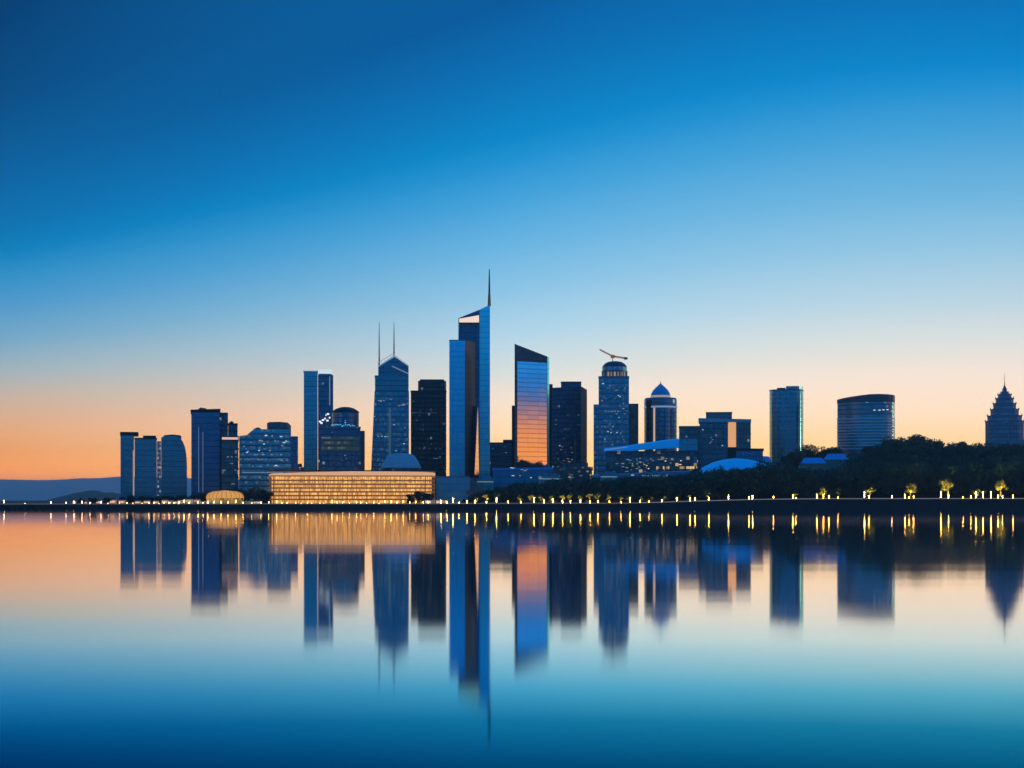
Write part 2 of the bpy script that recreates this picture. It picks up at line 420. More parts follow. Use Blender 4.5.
# --- left cluster -------------------------------------------------
fa_left = facade('blue curtain wall', (.12, .34, .56, 1), .9, .16, 3.6, 1.5, .16, (.03, .09, .17, 1), .6, .08, 0.0, litstr=.3, vary=.14)
fa_left2 = facade('deep blue curtain wall', (.11, .31, .52, 1), .9, .16, 3.6, 1.5, .16, (.03, .08, .16, 1), .6, .08, 0.0, litstr=.3, vary=.14)
S = Site(130, 1080); o = base(S)
t = thing('slab_tower', o, 'narrow blue slab tower with a flat overhanging cap, at the left end of the skyline', 'tower')
poly = S.rect(120.5, 134, 20); mb = MB(); mb.prism(poly, o[2], S.z(435.5)); build('shaft', mb, fa_left, t, o)
mb = MB(); mb.prism(S.rect(120, 138.6, 20, -.8), S.z(435.5), S.z(432)); build('roof_cap', mb, M['dark'], t, o)
mb = MB(); mb.prism(S.rect(121.5, 124, .6, -.6), o[2], S.z(440)); build('corner_fin', mb, plain('grey blue pier', (.10, .30, .45, 1), .25, .9), t, o)
mb = MB(); mb.prism(S.rect(132.9, 134.2, .6, -.5), o[2]+6, S.z(450.5)); build('glow_strip', mb, emis('peach strip light', (1, .66, .45, 1), .4), t, o)

S = Site(146, 1075); o = base(S)
t = thing('slab_tower', o, 'plain flat-topped blue slab tower between a capped narrow tower and a round-shouldered one', 'tower')
poly = S.rect(134.6, 156.8, 22); mb = MB(); mb.prism(poly, o[2], S.z(439)); build('shaft', mb, fa_left, t, o)
mb = MB(); mb.prism(S.rect(143, 156, 16, 2), S.z(439), S.z(435.4)); build('penthouse', mb, M['dark'], t, o)
parapet(t, o, poly, S.z(439), .8)
mb = MB(); mb.prism(S.rect(157.2, 161, 14, 3), o[2], S.z(441)); build('stair_core', mb, facade('lit stair core', (.25, .4, .55, 1), .6, .2, 3.2, 1.2, .2, lit=.35, litcol=(.8, .88, 1, 1), litstr=.35), t, o)
lit_panes(t, o, S.p(157.4, 2.9), S.p(160.8, 2.9), scatter(12, o[2]+14, S.z(444), 3.2, 3), M['litdim'])

S = Site(174, 1085); o = base(S)
t = thing('curved_tower', o, 'blue tower with one rounded shoulder curving down on its right side', 'tower')
prof = [(161.2, 437.5), (166, 436), (178, 436), (180.5, 438), (183, 442), (185, 447), (186.3, 454), (187, 463)]
mb = MB()
fr = [S.p(161.2), ] ; pts = [S.p(x) for x, _ in prof]; zz = [S.z(y) for _, y in prof]
fp = [(pts[0], o[2])]+[(p_, z_) for p_, z_ in zip(pts, zz)]+[(pts[-1], o[2])]
F0 = [(p_[0], p_[1], z_) for p_, z_ in fp]; B0 = [(*S.back(p_, 24), z_) for p_, z_ in fp]
X0 = pts[0]
def uvf(p): return (math.hypot(p[0]-X0[0], p[1]-X0[1]), p[2]-o[2])
mb.face(F0[::-1], [uvf(p_) for p_ in F0[::-1]]); mb.face(B0, [uvf(p_) for p_ in B0])
for i in range(len(F0)-1):
    mb.face([F0[i], F0[i+1], B0[i+1], B0[i]], [(0, uvf(F0[i])[1]), (0, uvf(F0[i+1])[1]), (24, uvf(F0[i+1])[1]), (24, uvf(F0[i])[1])])
build('shaft', mb, fa_left2, t, o)
c = S.back(S.p(172.3), 11)
mb = MB(); mb.lathe(c, [(S.m(9.0), S.z(438)), (S.m(9.0), S.z(435.6)), (S.m(7.4), S.z(434.5)), (0, S.z(433.8))], 24); build('roof_drum', mb, M['dark'], t, o)

# --- tall dark tower and neighbours ---------------------------------
S = Site(206, 1060); o = base(S)
t = thing('dark_tower', o, 'tall dark navy tower with two faint light strips, beside the banded midrise', 'tower')
fa = facade('navy curtain wall', (.075, .19, .44, 1), .9, .15, 3.8, 1.6, .2, (.02, .045, .10, 1), .6, .08, 0.0, litstr=.3, vary=.12)
poly = S.rect(191.3, 219.5, 26); mb = MB(); mb.prism(poly, o[2], S.z(412.5)); build('shaft', mb, fa, t, o)
cr = [S.p(191), S.p(220), S.back(S.p(220), 26), S.back(S.p(191), 26)]
mb = MB(); mb.prism(offset(cr, .3), S.z(412.5), [S.z(409.8), S.z(408.6), S.z(408.6), S.z(409.8)]); build('crown', mb, M['dark'], t, o)
for a, yy in ((198.2, 427), (202.4, 432)):
    mb = MB(); mb.prism(S.rect(a, a+.9, .5, -.4), o[2]+8, S.z(yy)); build('glow_strip', mb, emis('faint blue strip', (.5, .65, 1, 1), .14), t, o)
roof_plant(t, o, poly, S.z(409), 2, 2, 4)
S = Site(225, 1090); o = base(S)
t = thing('stepped_block', o, 'dark block stepping down in two steps right behind the tall navy tower', 'building')
fd = facade('dark curtain wall', (.07, .13, .24, 1), .85, .2, 3.8, 1.8, .3, (.02, .03, .05, 1), .3, .1, .015, litstr=.5)
mb = MB(); mb.prism(S.rect(219, 228, 20), o[2], S.z(412.5)); build('tall_wing', mb, fd, t, o)
poly = S.rect(228.2, 237.6, 18); mb = MB(); mb.prism(poly, o[2], S.z(424.5)); build('low_wing', mb, fd, t, o)
parapet(t, o, poly, S.z(424.5), .9); roof_plant(t, o, poly, S.z(424), 3, 2, 8)
lit_panes(t, o, S.p(219.3, -.1), S.p(222, -.1), [(.4, S.z(419)), (.6, S.z(420.5))], M['litcool'], (2, 1.4))
S = Site(230, 1040); o = base(S)
t = thing('banded_midrise', o, 'grey banded midrise with a bright strip along its roof, right of the navy tower', 'building')
fb = facade('banded grey glass', (.13, .18, .25, 1), .7, .22, 4.4, 1.4, .3, (.03, .045, .07, 1), .3, .1, .05, (.75, .85, 1, 1), .22, vary=.4)
poly = S.rect(221.6, 238.3, 20); mb = MB(); mb.prism(poly, o[2], S.z(441)); build('shaft', mb, fb, t, o)
mb = MB(); mb.prism(offset(poly, .3), S.z(441), S.z(436)); build('roof_storey', mb, M['dark'], t, o)
mb = MB(); mb.prism(S.rect(222, 238, .5, -.95), S.z(439.6), S.z(437.3)); build('glow_strip', mb, M['litpink'], t, o)
build('floor_bands', bands(poly, [S.z(y) for y in (449, 459.5, 469, 478, 487)], .6, .35), M['steel'], t, o)
lit_panes(t, o, S.p(222, -.1), S.p(238, -.1), scatter(10, o[2]+8, S.z(446), 4.4, 5), M['litdim'])

S = Site(268, 1020); o = base(S)
t = thing('office_block', o, 'broad blue office block with a stepped roof and many scattered lit windows', 'building')
fo = facade('office glass', (.13, .36, .60, 1), .85, .2, 3.7, 1.7, .3, (.03, .075, .13, 1), .5, .1, .25, (.4, .75, .85, 1), .08, vary=.5, floorlit=.15)
mb = MB()
A = [(239.2, 436), (247, 435.2), (250.5, 432), (254, 429.2), (291, 429.2)]
pts = [S.p(x) for x, _ in A]; plan = pts+[S.back(pts[-1], 30), S.back(pts[0], 30)]
mb.prism(plan, o[2], [S.z(y) for _, y in A]+[S.z(429.2), S.z(436)]); build('main_block', mb, fo, t, o)
poly2 = S.rect(290.6, 298, 26, 1.5); mb = MB(); mb.prism(poly2, o[2], S.z(436)); build('side_wing', mb, fa, t, o)
plan = [S.p(267, 4), S.p(269, 1), S.p(280, 0), S.p(288, 1), S.p(291, 5), S.back(S.p(291), 24), S.back(S.p(267), 24)]
mb = MB(); mb.prism(plan, S.z(429.2), [S.z(423), S.z(422), S.z(421.7), S.z(422.4), S.z(425.2), S.z(425), S.z(423)]); build('penthouse', mb, facade('penthouse glass', (.07, .14, .22, 1), .7, .25, 4, 2, .3), t, o)
PA, PB = S.p(239.4, -.05), S.p(290.8, -.05)
lit_panes(t, o, PA, PB, [((x-239.4)/51.4, S.z(y)) for x, y in ((248, 452), (247, 453), (260, 441), (262, 441.5), (275, 441), (278, 441.5), (286, 441.5), (288, 442), (284, 443), (264, 444.5), (270, 451), (276, 466), (259, 451), (251, 443), (244, 447), (282, 446), (266, 436), (272, 436.5), (281, 437))], M['litcool'], (1.7, 1.1))
lit_panes(t, o, PA, PB, scatter(36, o[2]+16, S.z(440), 3.7, 11), M['litdim'], (1.5, .9))
lit_panes(t, o, PA, PB, [((241+i*1.3-239.4)/51.4, S.z(459.5)+rnd.uniform(-.4, .4)) for i in range(37) if rnd.random() < .85], M['litdim'], (.8, 1.0))
mb = MB(); mb.prism(S.rect(242, 283, .4, -.35), S.z(473), S.z(472.2)); build('lit_floor_band', mb, M['litdim'], t, o)
build('floor_bands', bands([pts[0], pts[-1], S.back(pts[-1], 30), S.back(pts[0], 30)], [o[2]+3.7*k for k in range(1, 30) if o[2]+3.7*k < S.z(437)], .5, .12), plain('blue grey spandrel', (.03, .07, .12, 1), .4, .4), t, o)
roof_plant(t, o, S.rect(254, 266, 20, 4), S.z(429.2), 1.5, 2, 3)
S = Site(296, 1100); o = base(S)
t = thing('low_block', o, 'small low dark block in the gap left of the twin slab tower', 'building')
poly = S.rect(288, 304, 16); mb = MB(); mb.prism(poly, o[2], S.z(467)); build('body', mb, fd, t, o); roof_plant(t, o, poly, S.z(467), 2.4, 3, 2)
lit_panes(t, o, S.p(295, -.1), S.p(303, -.1), [(.3, S.z(471)), (.6, S.z(469.5)), (.8, S.z(472))], M['litdim'])

# --- twin slab tower -------------------------------------------------
S = Site(318, 1250); o = base(S)
t = thing('twin_slab_tower', o, 'slender tower of two joined blue slabs, the right one crowned by a white lit band', 'tower')
f1 = facade('twin slab glass', (.11, .40, .66, 1), .9, .16, 3.8, 1.5, .14, (.03, .10, .18, 1), .6, .06, 0.0, vary=.14)
poly = S.rect(303.8, 317.6, 26); mb = MB(); mb.prism(poly, o[2], S.z(372)); build('left_slab', mb, f1, t, o)
parapet(t, o, poly, S.z(372), 1.3, M['steel'])
mb = MB(); mb.prism(S.rect(304, 317.4, .5, -.45), S.z(371.2), S.z(370.4)); build('glow_strip', mb, emis('pale roof edge light', (.75, .88, 1, 1), .6), t, o)
mb = MB(); mb.prism(S.rect(304, 317.4, .5, -.4), S.z(386.6), S.z(386)); build('ledge', mb, M['steel'], t, o)
poly = S.rect(318, 333.2, 24, 3); mb = MB(); mb.prism(poly, o[2], S.z(374.5)); build('right_slab', mb, facade('dark slab glass', (.06, .17, .36, 1), .9, .16, 3.8, 1.5, .2, (.015, .04, .09, 1), .6, .08, .01, (.7, .85, 1, 1), .4, vary=.2), t, o)
poly = S.rect(318.6, 331.6, 14, 5); mb = MB(); mb.prism(poly, S.z(374.5), S.z(369)); build('crown', mb, M['steel'], t, o)
mb = MB(); mb.prism(offset(poly, .3), S.z(373.2), S.z(369.0)); build('crown_light', mb, emis('crown band light', (.72, .88, 1, 1), .85), t, o)
mb = MB(); mb.prism(S.rect(329.2, 330.2, .5, 2.5), S.z(405), S.z(376)); build('glow_strip', mb, M['litdim'], t, o)

# --- domed block ------------------------------------------------------
S = Site(341, 1120); o = base(S)
t = thing('domed_block', o, 'midrise block with a domed drum on top and bright blue roof terrace lights', 'building')
fdm = facade('navy block glass', (.06, .17, .38, 1), .85, .2, 3.7, 1.8, .25, (.015, .04, .09, 1), .5, .1, .01, (.6, .8, 1, 1), .3, vary=.3)
poly = S.rect(319.5, 360.5, 30); mb = MB(); mb.prism(poly, o[2], S.z(428)); build('main_block', mb, fdm, t, o)
c = S.back(S.p(345.5), 17)
mb = MB(); mb.lathe(c, [(S.m(13.6), S.z(428)), (S.m(13.6), S.z(411.5))], 32); build('drum', mb, fdm, t, o)
mb = MB(); mb.lathe(c, [(S.m(13.9), S.z(411.5)), (S.m(13.9), S.z(410.6)), (S.m(12), S.z(409)), (S.m(8.6), S.z(407)), (S.m(4.6), S.z(405.8)), (0, S.z(405.4))], 32); build('dome', mb, M['dark'], t, o, True)
poly2 = S.rect(360.2, 364.8, 22, 3); mb = MB(); mb.prism(poly2, o[2], S.z(430.5)); build('side_wing', mb, M['stone'], t, o)
mb = MB(); mb.prism(S.rect(321, 359, .5, -.45), S.z(452), S.z(437)); build('spandrel_panel', mb, facade('grey brown panel', (.30, .26, .22, 1), .4, .35, 3.7, 2.2, .3, (.12, .11, .10, 1), .2, .12, .55, (1, .86, .62, 1), .09), t, o)
build('columns', fins(S.rect(320.5, 359.5, 4, -.3), o[2], S.z(453), 5.2, .5, .7, [0]), plain('blue grey column', (.08, .14, .25, 1), .4, .3), t, o)
parapet(t, o, poly, S.z(428), 1.0, M['steel'])
r = random.Random(5)
lit_panes(t, o, S.p(320, -.5), S.p(360, -.5), [((x-320)/40, S.z(y)) for x, y in ((320, 422.5), (321.5, 424), (323, 421), (325, 419.5), (326, 416), (327.4, 421.5), (328, 415), (329.6, 418.6))], M['litwhite'], (1.6, 1.9))
lit_panes(t, o, S.p(320, -.5), S.p(360, -.5), [((332+i*1.7-320)/40, S.z(426.6-r.uniform(0, 1.6))) for i in range(14)]+[((345.3-320)/40, S.z(421)), ((345.3-320)/40, S.z(423))], M['litcyan'], (1.2, 1.0))
lit_panes(t, o, S.p(320, -.1), S.p(360, -.1), [(.93, S.z(428)), (.3, S.z(433)), (.62, S.z(456)), (.66, S.z(459)), (.55, S.z(461))], M['litdim'], (1.4, 1.4))
for x in (320.8, 326.2, 328.2, 345.3):
    tr = MB(); tr.tube((*S.p(x, .4), S.z(428)), (*S.p(x, .4), S.z(414.5 if x < 330 else 420)), .22, .12, 6); build('terrace_mast', tr, M['steel'], t, o)

# --- twin-mast tower ---------------------------------------------------
S = Site(390, 1200); o = base(S)
t = thing('peaked_tower', o, 'tall blue tower with a peaked crown and two thin roof masts', 'tower')
ft = facade('peaked tower glass', (.085, .27, .47, 1), .88, .16, 3.8, 1.6, .24, (.02, .06, .11, 1), .5, .09, .22, (.35, .75, .85, 1), .07, vary=.5, floorlit=.16)
fl = [(370.2, 480), (371.6, 440), (373, 410), (375.2, 390)]
def taper(yA, yB, la, lb, rr=409, dep=30):
    mb = MB(); a, b = S.p(la), S.p(rr); c_ = S.p(lb)
    P0 = [a, b, S.back(b, dep), S.back(a, dep)]; P1 = [c_, b, S.back(b, dep), S.back(c_, dep)]
    z0, z1 = S.z(yA), S.z(yB); u = 0
    for i in range(4):
        j = (i+1) % 4; Ln = math.hypot(P0[j][0]-P0[i][0], P0[j][1]-P0[i][1])
        mb.face([(*P0[i], z0), (*P0[j], z0), (*P1[j], z1), (*P1[i], z1)], [(u, z0-o[2]), (u+Ln, z0-o[2]), (u+Ln, z1-o[2]), (u, z1-o[2])]); u += Ln
    mb.face([(*p_, z1) for p_ in P1]); return mb
mb = taper(HY+(CH-o[2])/S.D*F, 391, 369.6, 374.6); build('lower_shaft', mb, ft, t, o)
pier_mat = plain('blue steel pier', (.10, .30, .46, 1), .3, .9)
build('piers', fins([S.p(376, -.1), S.p(408.6, -.1), S.back(S.p(408.6), 4), S.back(S.p(376), 4)], o[2], S.z(392), 5.6, .5, .5, [0]), pier_mat, t, o)
mb = MB(); mb.prism(S.rect(388.6, 391, .6, -.6), o[2], S.z(408)); build('glow_strip', mb, emis('faint teal strip', (.4, .8, .9, 1), .07, (.2, .35, .4, 1)), t, o)
poly = S.rect(375, 408.6, 28, .6); mb = MB(); mb.prism(poly, S.z(391), S.z(376.5)); build('upper_shaft', mb, facade('upper shaft glass', (.08, .25, .44, 1), .88, .16, 3.8, 1.6, .2, (.02, .06, .11, 1), .5, .09, .008, vary=.2), t, o)
A = [(378.2, 376.5), (408.6, 376.5), (408.6, 366.2), (394.6, 356.5), (378.2, 367)]
Fp = [(*S.p(x, 1), S.z(y)) for x, y in A]; Bp = [(*S.back(S.p(x, 1), 22), S.z(y)) for x, y in A]
mb = MB(); uvs = [(x*.75, (376.5-y)*.75+1) for x, y in A]
mb.face(Fp, uvs); mb.face(Bp[::-1], uvs[::-1])
for i in range(5): mb.face([Fp[(i+1) % 5], Fp[i], Bp[i], Bp[(i+1) % 5]])
build('crown', mb, facade('crown glass', (.05, .19, .38, 1), .88, .16, 3.8, 1.6, .12, (.02, .06, .11, 1), .5, .09, .0, vary=.2), t, o)
tr = MB()
e = [(*S.p(x, .6), S.z(y)) for x, y in ((378.2, 366.6), (394.6, 355.6), (408.6, 365.6))]
tr.bar(e[0], e[1], .8); tr.bar(e[1], e[2], .6); tr.bar((*S.p(378.2, .6), S.z(362.5)), (*S.p(394, .6), S.z(353)), .4)
for i in range(6):
    f_ = i/5; tr.bar((e[0][0]+(e[1][0]-e[0][0])*f_, e[0][1]+(e[1][1]-e[0][1])*f_, e[0][2]+(e[1][2]-e[0][2])*f_), (*S.p(378.2+15.8*f_, .6), S.z(362.5-9.5*f_)), .25)
for x, y in ((393, 367), (396, 369), (399, 368), (402, 370.5), (405, 371), (408, 373)):
    pass
build('roof_truss', tr, emis('lit white truss', (.8, .92, 1, 1), .22, (.7, .72, .75, 1)), t, o)
tr = MB(); tr.bar((*S.p(392, .3), S.z(366)), (*S.p(408.4, .3), S.z(373.5)), .7); build('brace_light', tr, emis('crown brace light', (.6, .75, .9, 1), .3), t, o)
for x, y0, pts_ in ((379.2, 366, (366, 350, 335, 321)), (394, 355, (356, 344, 333, 321))):
    mb = MB(); q_ = S.p(x, 4); rs = (.55, .42, .3, .16)
    for k in range(3): mb.tube((*q_, S.z(pts_[k])), (*q_, S.z(pts_[k+1])), rs[k], rs[k+1], 8)
    for k in range(8): mb.lathe(q_, [(.01, S.z(pts_[0]-k*4)), (.8-.05*k, S.z(pts_[0]-k*4)), (.8-.05*k, S.z(pts_[0]-k*4)+.3), (.01, S.z(pts_[0]-k*4)+.3)], 8)
    build('mast', mb, M['steel'], t, o)
PA, PB = S.p(373.6, -.1), S.p(408.4, -.1)
lit_panes(t, o, PA, PB, [((x-373.6)/34.8, S.z(y)) for x, y in ((379, 401), (381, 401.5), (384, 401), (391, 399.5), (399, 406), (402, 405.5), (404, 405), (378.5, 437), (382, 436.6), (385, 437), (387.5, 437), (404, 444), (399, 439.6), (405, 428), (396, 451), (394, 425), (388, 415), (391, 421), (376, 404), (374.5, 417))], M['litcool'], (1.6, .9))
lit_panes(t, o, PA, PB, scatter(34, o[2]+20, S.z(396), 3.8, 21), M['litdim'], (1.5, .9))
parapet(t, o, S.rect(374.9, 378, 26, 1), S.z(376.5), .8)

S = Site(401, 1060); o = base(S)
t = thing('tent_hall', o, 'low dome-like blue tent roof in front of the peaked tower, above the golden building', 'hall')
c = S.back(S.p(401), 12); Rr = S.m(20)
mb = MB(); mb.lathe(c, [(Rr*.98, o[2]), (Rr*.98, S.z(468))], 32); build('wall', mb, fd, t, o)
mb = MB(); mb.lathe(c, [(Rr, S.z(468)), (Rr*1.02, S.z(467)), (Rr*.9, S.z(462)), (Rr*.75, S.z(457)), (Rr*.6, S.z(454)), (Rr*.35, S.z(453)), (0, S.z(452.7))], 40); build('roof', mb, emis('tent roof with added glow', (.06, .40, 1, 1), .10, (.08, .25, .40, 1)), t, o)  # tent roof also carries an added blue glow

# --- black tower ------------------------------------------------------
S = Site(428.5, 1280); o = base(S)
t = thing('black_tower', o, 'nearly black office tower with a round-cornered top storey, left of the tallest tower', 'tower')
fk = facade('black glass', (.030, .055, .085, 1), .85, .2, 3.8, 1.7, .3, (.008, .012, .02, 1), .4, .12, .015, (.7, .85, 1, 1), .16, vary=.5)
poly = S.rect(410.8, 446.3, 34); mb = MB(); mb.prism(poly, o[2], S.z(392)); build('shaft', mb, fk, t, o)
build('piers', fins(poly, o[2], S.z(392.4), 5.2, .5, .5, [0]), plain('black pier', (.02, .028, .038, 1), .3, .8), t, o)
parapet(t, o, poly, S.z(392), 1.2)
rp_ = [S.p(418, 4), S.p(419.5, 2), S.p(444.6, 2), S.p(446.2, 4), S.back(S.p(446.2), 26), S.back(S.p(418), 26)]
mb = MB(); mb.prism(rp_, S.z(392), S.z(380.6)); build('top_storeys', mb, fk, t, o)
mb = MB(); mb.prism(offset(rp_, -1.5), S.z(380.6), S.z(379)); build('roof', mb, M['roofgrey'], t, o)
PA, PB = S.p(411, -.1), S.p(446, -.1)
lit_panes(t, o, PA, PB, scatter(26, o[2]+20, S.z(396), 3.8, 31), M['litdim'], (1.2, .8))
lit_panes(t, o, S.p(419.6, 1.8), S.p(444.6, 1.8), [(f_/12, S.z(391)) for f_ in (3, 5, 6, 8, 9, 10)], M['litdim'], (1.6, .8))
lit_panes(t, o, PA, PB, [(.02+.03*i, S.z(413)) for i in range(24) if i % 3], M['litdim'], (1.0, .5))

# --- tallest tower ------------------------------------------------------
S = Site(470, 1150); o = base(S)
t = thing('tallest_tower', o, 'tallest tower, with a slanted top, a lit panel below it and a spire', 'tower')
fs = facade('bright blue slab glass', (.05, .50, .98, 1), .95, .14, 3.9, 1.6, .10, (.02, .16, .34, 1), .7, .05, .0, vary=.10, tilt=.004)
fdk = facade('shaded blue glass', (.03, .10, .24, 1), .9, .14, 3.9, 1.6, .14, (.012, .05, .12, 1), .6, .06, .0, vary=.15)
fbr = facade('brighter blue glass', (.10, .58, .95, 1), .95, .12, 3.9, 1.6, .10, (.02, .12, .26, 1), .7, .05, .0, vary=.10)
# front slab: wide face and a turned side
a, b = S.p(449.3), S.p(464.8); c_ = S.p(475.4, 13); plan = [a, b, c_, S.back(c_, 14), S.back(a, 30)]
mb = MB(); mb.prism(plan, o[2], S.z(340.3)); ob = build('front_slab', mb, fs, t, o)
ob.data.materials.append(facade('darkened side tint', (.012, .032, .07, 1), .35, .35, 3.9, 1.6, .14, (.008, .02, .045, 1), .3, .08, 0, vary=.2)); ob.data.polygons[1].material_index = 1; ob.data.polygons[2].material_index = 1  # darker material paints shade onto the turned side
mb = MB(); mb.prism(offset([a, b, S.back(b, 12), S.back(a, 12)], .15), S.z(340.3), S.z(339.8)); build('parapet', mb, M['steel'], t, o)
# main shaft behind, slanted top
a, b, c_ = S.p(458.4, 17), S.p(479.6, 17), S.p(490, 18.6)
plan = [a, b, c_, S.back(c_, 20), S.back(a, 24)]
zt = [S.z(318.2, 17), S.z(309.6, 17), S.z(305, 21), S.z(304, 30), S.z(317.5, 30)]
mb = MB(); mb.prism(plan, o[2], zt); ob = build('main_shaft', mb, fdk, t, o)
ob.data.materials.append(fbr); ob.data.polygons[1].material_index = 1  # darker and brighter tints paint the shaded and lit faces
pa, pb = S.p(459.2, 16.6), S.p(479, 16.6)
mb = MB(); mb.prism([pa, pb, S.back(pb, .35), S.back(pa, .35)], S.z(322.4, 17), [S.z(318.8, 17), S.z(315.2, 17), S.z(315.2, 17), S.z(318.8, 17)]); build('lit_panel', mb, emis('crown panel light', (1, .74, .55, 1), .95), t, o)
mb = MB(); mb.prism([pa, pb, S.back(pb, .35), S.back(pa, .35)], S.z(325.2, 17), S.z(323, 17)); build('panel_sill', mb, plain('bronze sill', (.28, .13, .05, 1), .5, .4), t, o)
mb = MB(); pa, pb = S.p(479.3, 16.7), S.p(479.9, 16.7); mb.prism([pa, pb, S.back(pb, .5), S.back(pa, .5)], o[2], S.z(323, 17)); build('corner_fin', mb, plain('pale fin', (.3, .5, .65, 1), .3, .7), t, o)
# tall wedge of mirror glass in the recess, turned to the sunset
a, b = S.p(474.6, 7), S.p(479.0, 11.5)
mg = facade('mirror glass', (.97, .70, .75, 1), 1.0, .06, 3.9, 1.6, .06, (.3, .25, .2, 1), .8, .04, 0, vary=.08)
n0 = len(mb.v); mb = MB()
zb_, zt_ = S.z(475), S.z(405)
mid = lambda p_, q_, f_: (p_[0]+(q_[0]-p_[0])*f_, p_[1]+(q_[1]-p_[1])*f_)
tp = mid(a, b, .75)
mb.face([(*a, zb_), (*b, zb_), (*tp, zt_)], [(0, 0), (5, 0), (3, 60)]); ab, bb, tb = S.back(a, 3), S.back(b, 3), S.back(tp, 3)
mb.face([(*bb, zb_), (*ab, zb_), (*tb, zt_)]); mb.face([(*b, zb_), (*bb, zb_), (*tb, zt_), (*tp, zt_)]); mb.face([(*ab, zb_), (*a, zb_), (*tp, zt_), (*tb, zt_)])
build('glass_wedge', mb, mg, t, o)
q_ = S.p(489.3, 24); mb = MB()
mb.tube((*q_, S.z(306, 24)), (*q_, S.z(294, 24)), 1.25, .9, 8); build('spire_base', mb, plain('gilded steel', (.42, .30, .10, 1), .4, .6), t, o)
mb = MB(); mb.tube((*q_, S.z(294, 24)), (*q_, S.z(280, 24)), .7, .55, 8); mb.tube((*q_, S.z(280, 24)), (*q_, S.z(269, 24)), .55, .3, 8); build('spire', mb, M['darksteel'], t, o)

S = Site(502, 1320); o = base(S)
t = thing('low_block', o, 'low dark block with a small roof hut in the gap right of the tallest tower', 'building')
poly = S.rect(486, 516, 24); mb = MB(); mb.prism(poly, o[2], S.z(443.3)); build('body', mb, fd, t, o)
mb = MB(); mb.prism(S.rect(503, 512.5, 12, 4), S.z(443.3), S.z(439.5)); build('roof_hut', mb, M['dark'], t, o); parapet(t, o, poly, S.z(443.3), .8)
lit_panes(t, o, S.p(488, -.1), S.p(512, -.1), [(.2, S.z(449)), (.7, S.z(447)), (.75, S.z(453))], M['litdim'])

# --- slanted mirror tower ------------------------------------------------
S = Site(532, 1140); o = base(S)
t = thing('slanted_tower', o, 'glass tower with a sloping top mirroring an orange and blue sunset sky', 'tower')
phi = R(33)     # the face is turned towards the afterglow at the side
wl = S.p(514.6); ax = (S.r[0]*math.cos(phi)-S.d[0]*math.sin(phi), S.r[1]*math.cos(phi)-S.d[1]*math.sin(phi))
ax = (S.r[0]*math.cos(phi)+S.d[0]*math.sin(phi), S.r[1]*math.cos(phi)+S.d[1]*math.sin(phi))
def along(px_):   # point on the turned face seen at column px_
    t_ = (px_-512)/F; k = (t_*wl[1]-wl[0])/(ax[0]-t_*ax[1]); return (wl[0]+ax[0]*k, wl[1]+ax[1]*k)
nrm = (ax[1], -ax[0])
wr = along(547.4); far_r = (wr[0]-nrm[0]*14+ax[0]*1.0, wr[1]-nrm[1]*14+ax[1]*1.0); far_l = (wl[0]-nrm[0]*14+ax[0]*9, wl[1]-nrm[1]*14+ax[1]*9)
corner = along(550.8)
corner = (corner[0]-nrm[0]*2, corner[1]-nrm[1]*2)
plan = [wl, wr, corner, (corner[0]-nrm[0]*12, corner[1]-nrm[1]*12), far_l]
zL, zR = S.z(343.8), S.z(356.5)*wr[1]/S.D if False else CH+(HY-356.5)/F*wr[1]
zt = [zL, zR, zR-.8, zR-.8, zL-1]
mb = MB(); mb.prism(plan, o[2], zt); ob = build('shaft', mb, facade('dark frame glass', (.03, .075, .14, 1), .85, .15, 3.8, 1.6, .2, (.01, .03, .06, 1), .5, .08, 0, vary=.15), t, o)
ob.data.materials.append(fbr); ob.data.polygons[1].material_index = 1
a, b = along(517), along(546.6); a = (a[0]+nrm[0]*.35, a[1]+nrm[1]*.35); b = (b[0]+nrm[0]*.35, b[1]+nrm[1]*.35)
zy = lambda py, q: CH+(HY-py)/F*q[1]
mb = MB(); mb.prism([a, b, (b[0]-nrm[0]*.4, b[1]-nrm[1]*.4), (a[0]-nrm[0]*.4, a[1]-nrm[1]*.4)], zy(466, a), zy(363, b))
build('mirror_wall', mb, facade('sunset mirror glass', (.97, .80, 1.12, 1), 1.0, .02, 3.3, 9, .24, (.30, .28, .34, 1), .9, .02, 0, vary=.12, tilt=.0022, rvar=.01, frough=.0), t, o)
mb = MB(); mb.prism(S.rect(511.8, 515, 16, 6), o[2], S.z(405)); build('rear_slab', mb, M['dark'], t, o)

# --- dark tower right of it -------------------------------------------
S = Site(569, 1300); o = base(S)
t = thing('dark_tower', o, 'dark stepped-top tower right beside the slanted mirror tower', 'tower')
f2 = facade('dark navy glass', (.045, .11, .24, 1), .88, .18, 3.8, 1.7, .22, (.012, .03, .06, 1), .5, .1, .012, (.6, .8, 1, 1), .25, vary=.3)
a, b = S.p(551.5, 3), S.p(581); c_ = S.p(587, 9); plan = [a, b, c_, S.back(c_, 20), S.back(a, 28)]
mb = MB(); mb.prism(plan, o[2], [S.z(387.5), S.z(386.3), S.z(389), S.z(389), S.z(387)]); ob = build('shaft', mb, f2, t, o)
ob.data.materials.append(plain('warm side tint', (.05, .035, .04, 1), .5, .3)); ob.data.polygons[1].material_index = 1  # brown base colour puts warm side light on this face
build('piers', fins([plan[0], plan[1], S.back(plan[1], 4), S.back(plan[0], 4)], o[2], S.z(388.6), 5.0, .5, .5, [0]), plain('navy pier', (.04, .10, .18, 1), .3, .85), t, o)
poly = S.rect(561, 581.2, 16, 4); mb = MB(); mb.prism(poly, S.z(388), S.z(382)); build('roof_storey', mb, f2, t, o)
parapet(t, o, poly, S.z(382), .7)
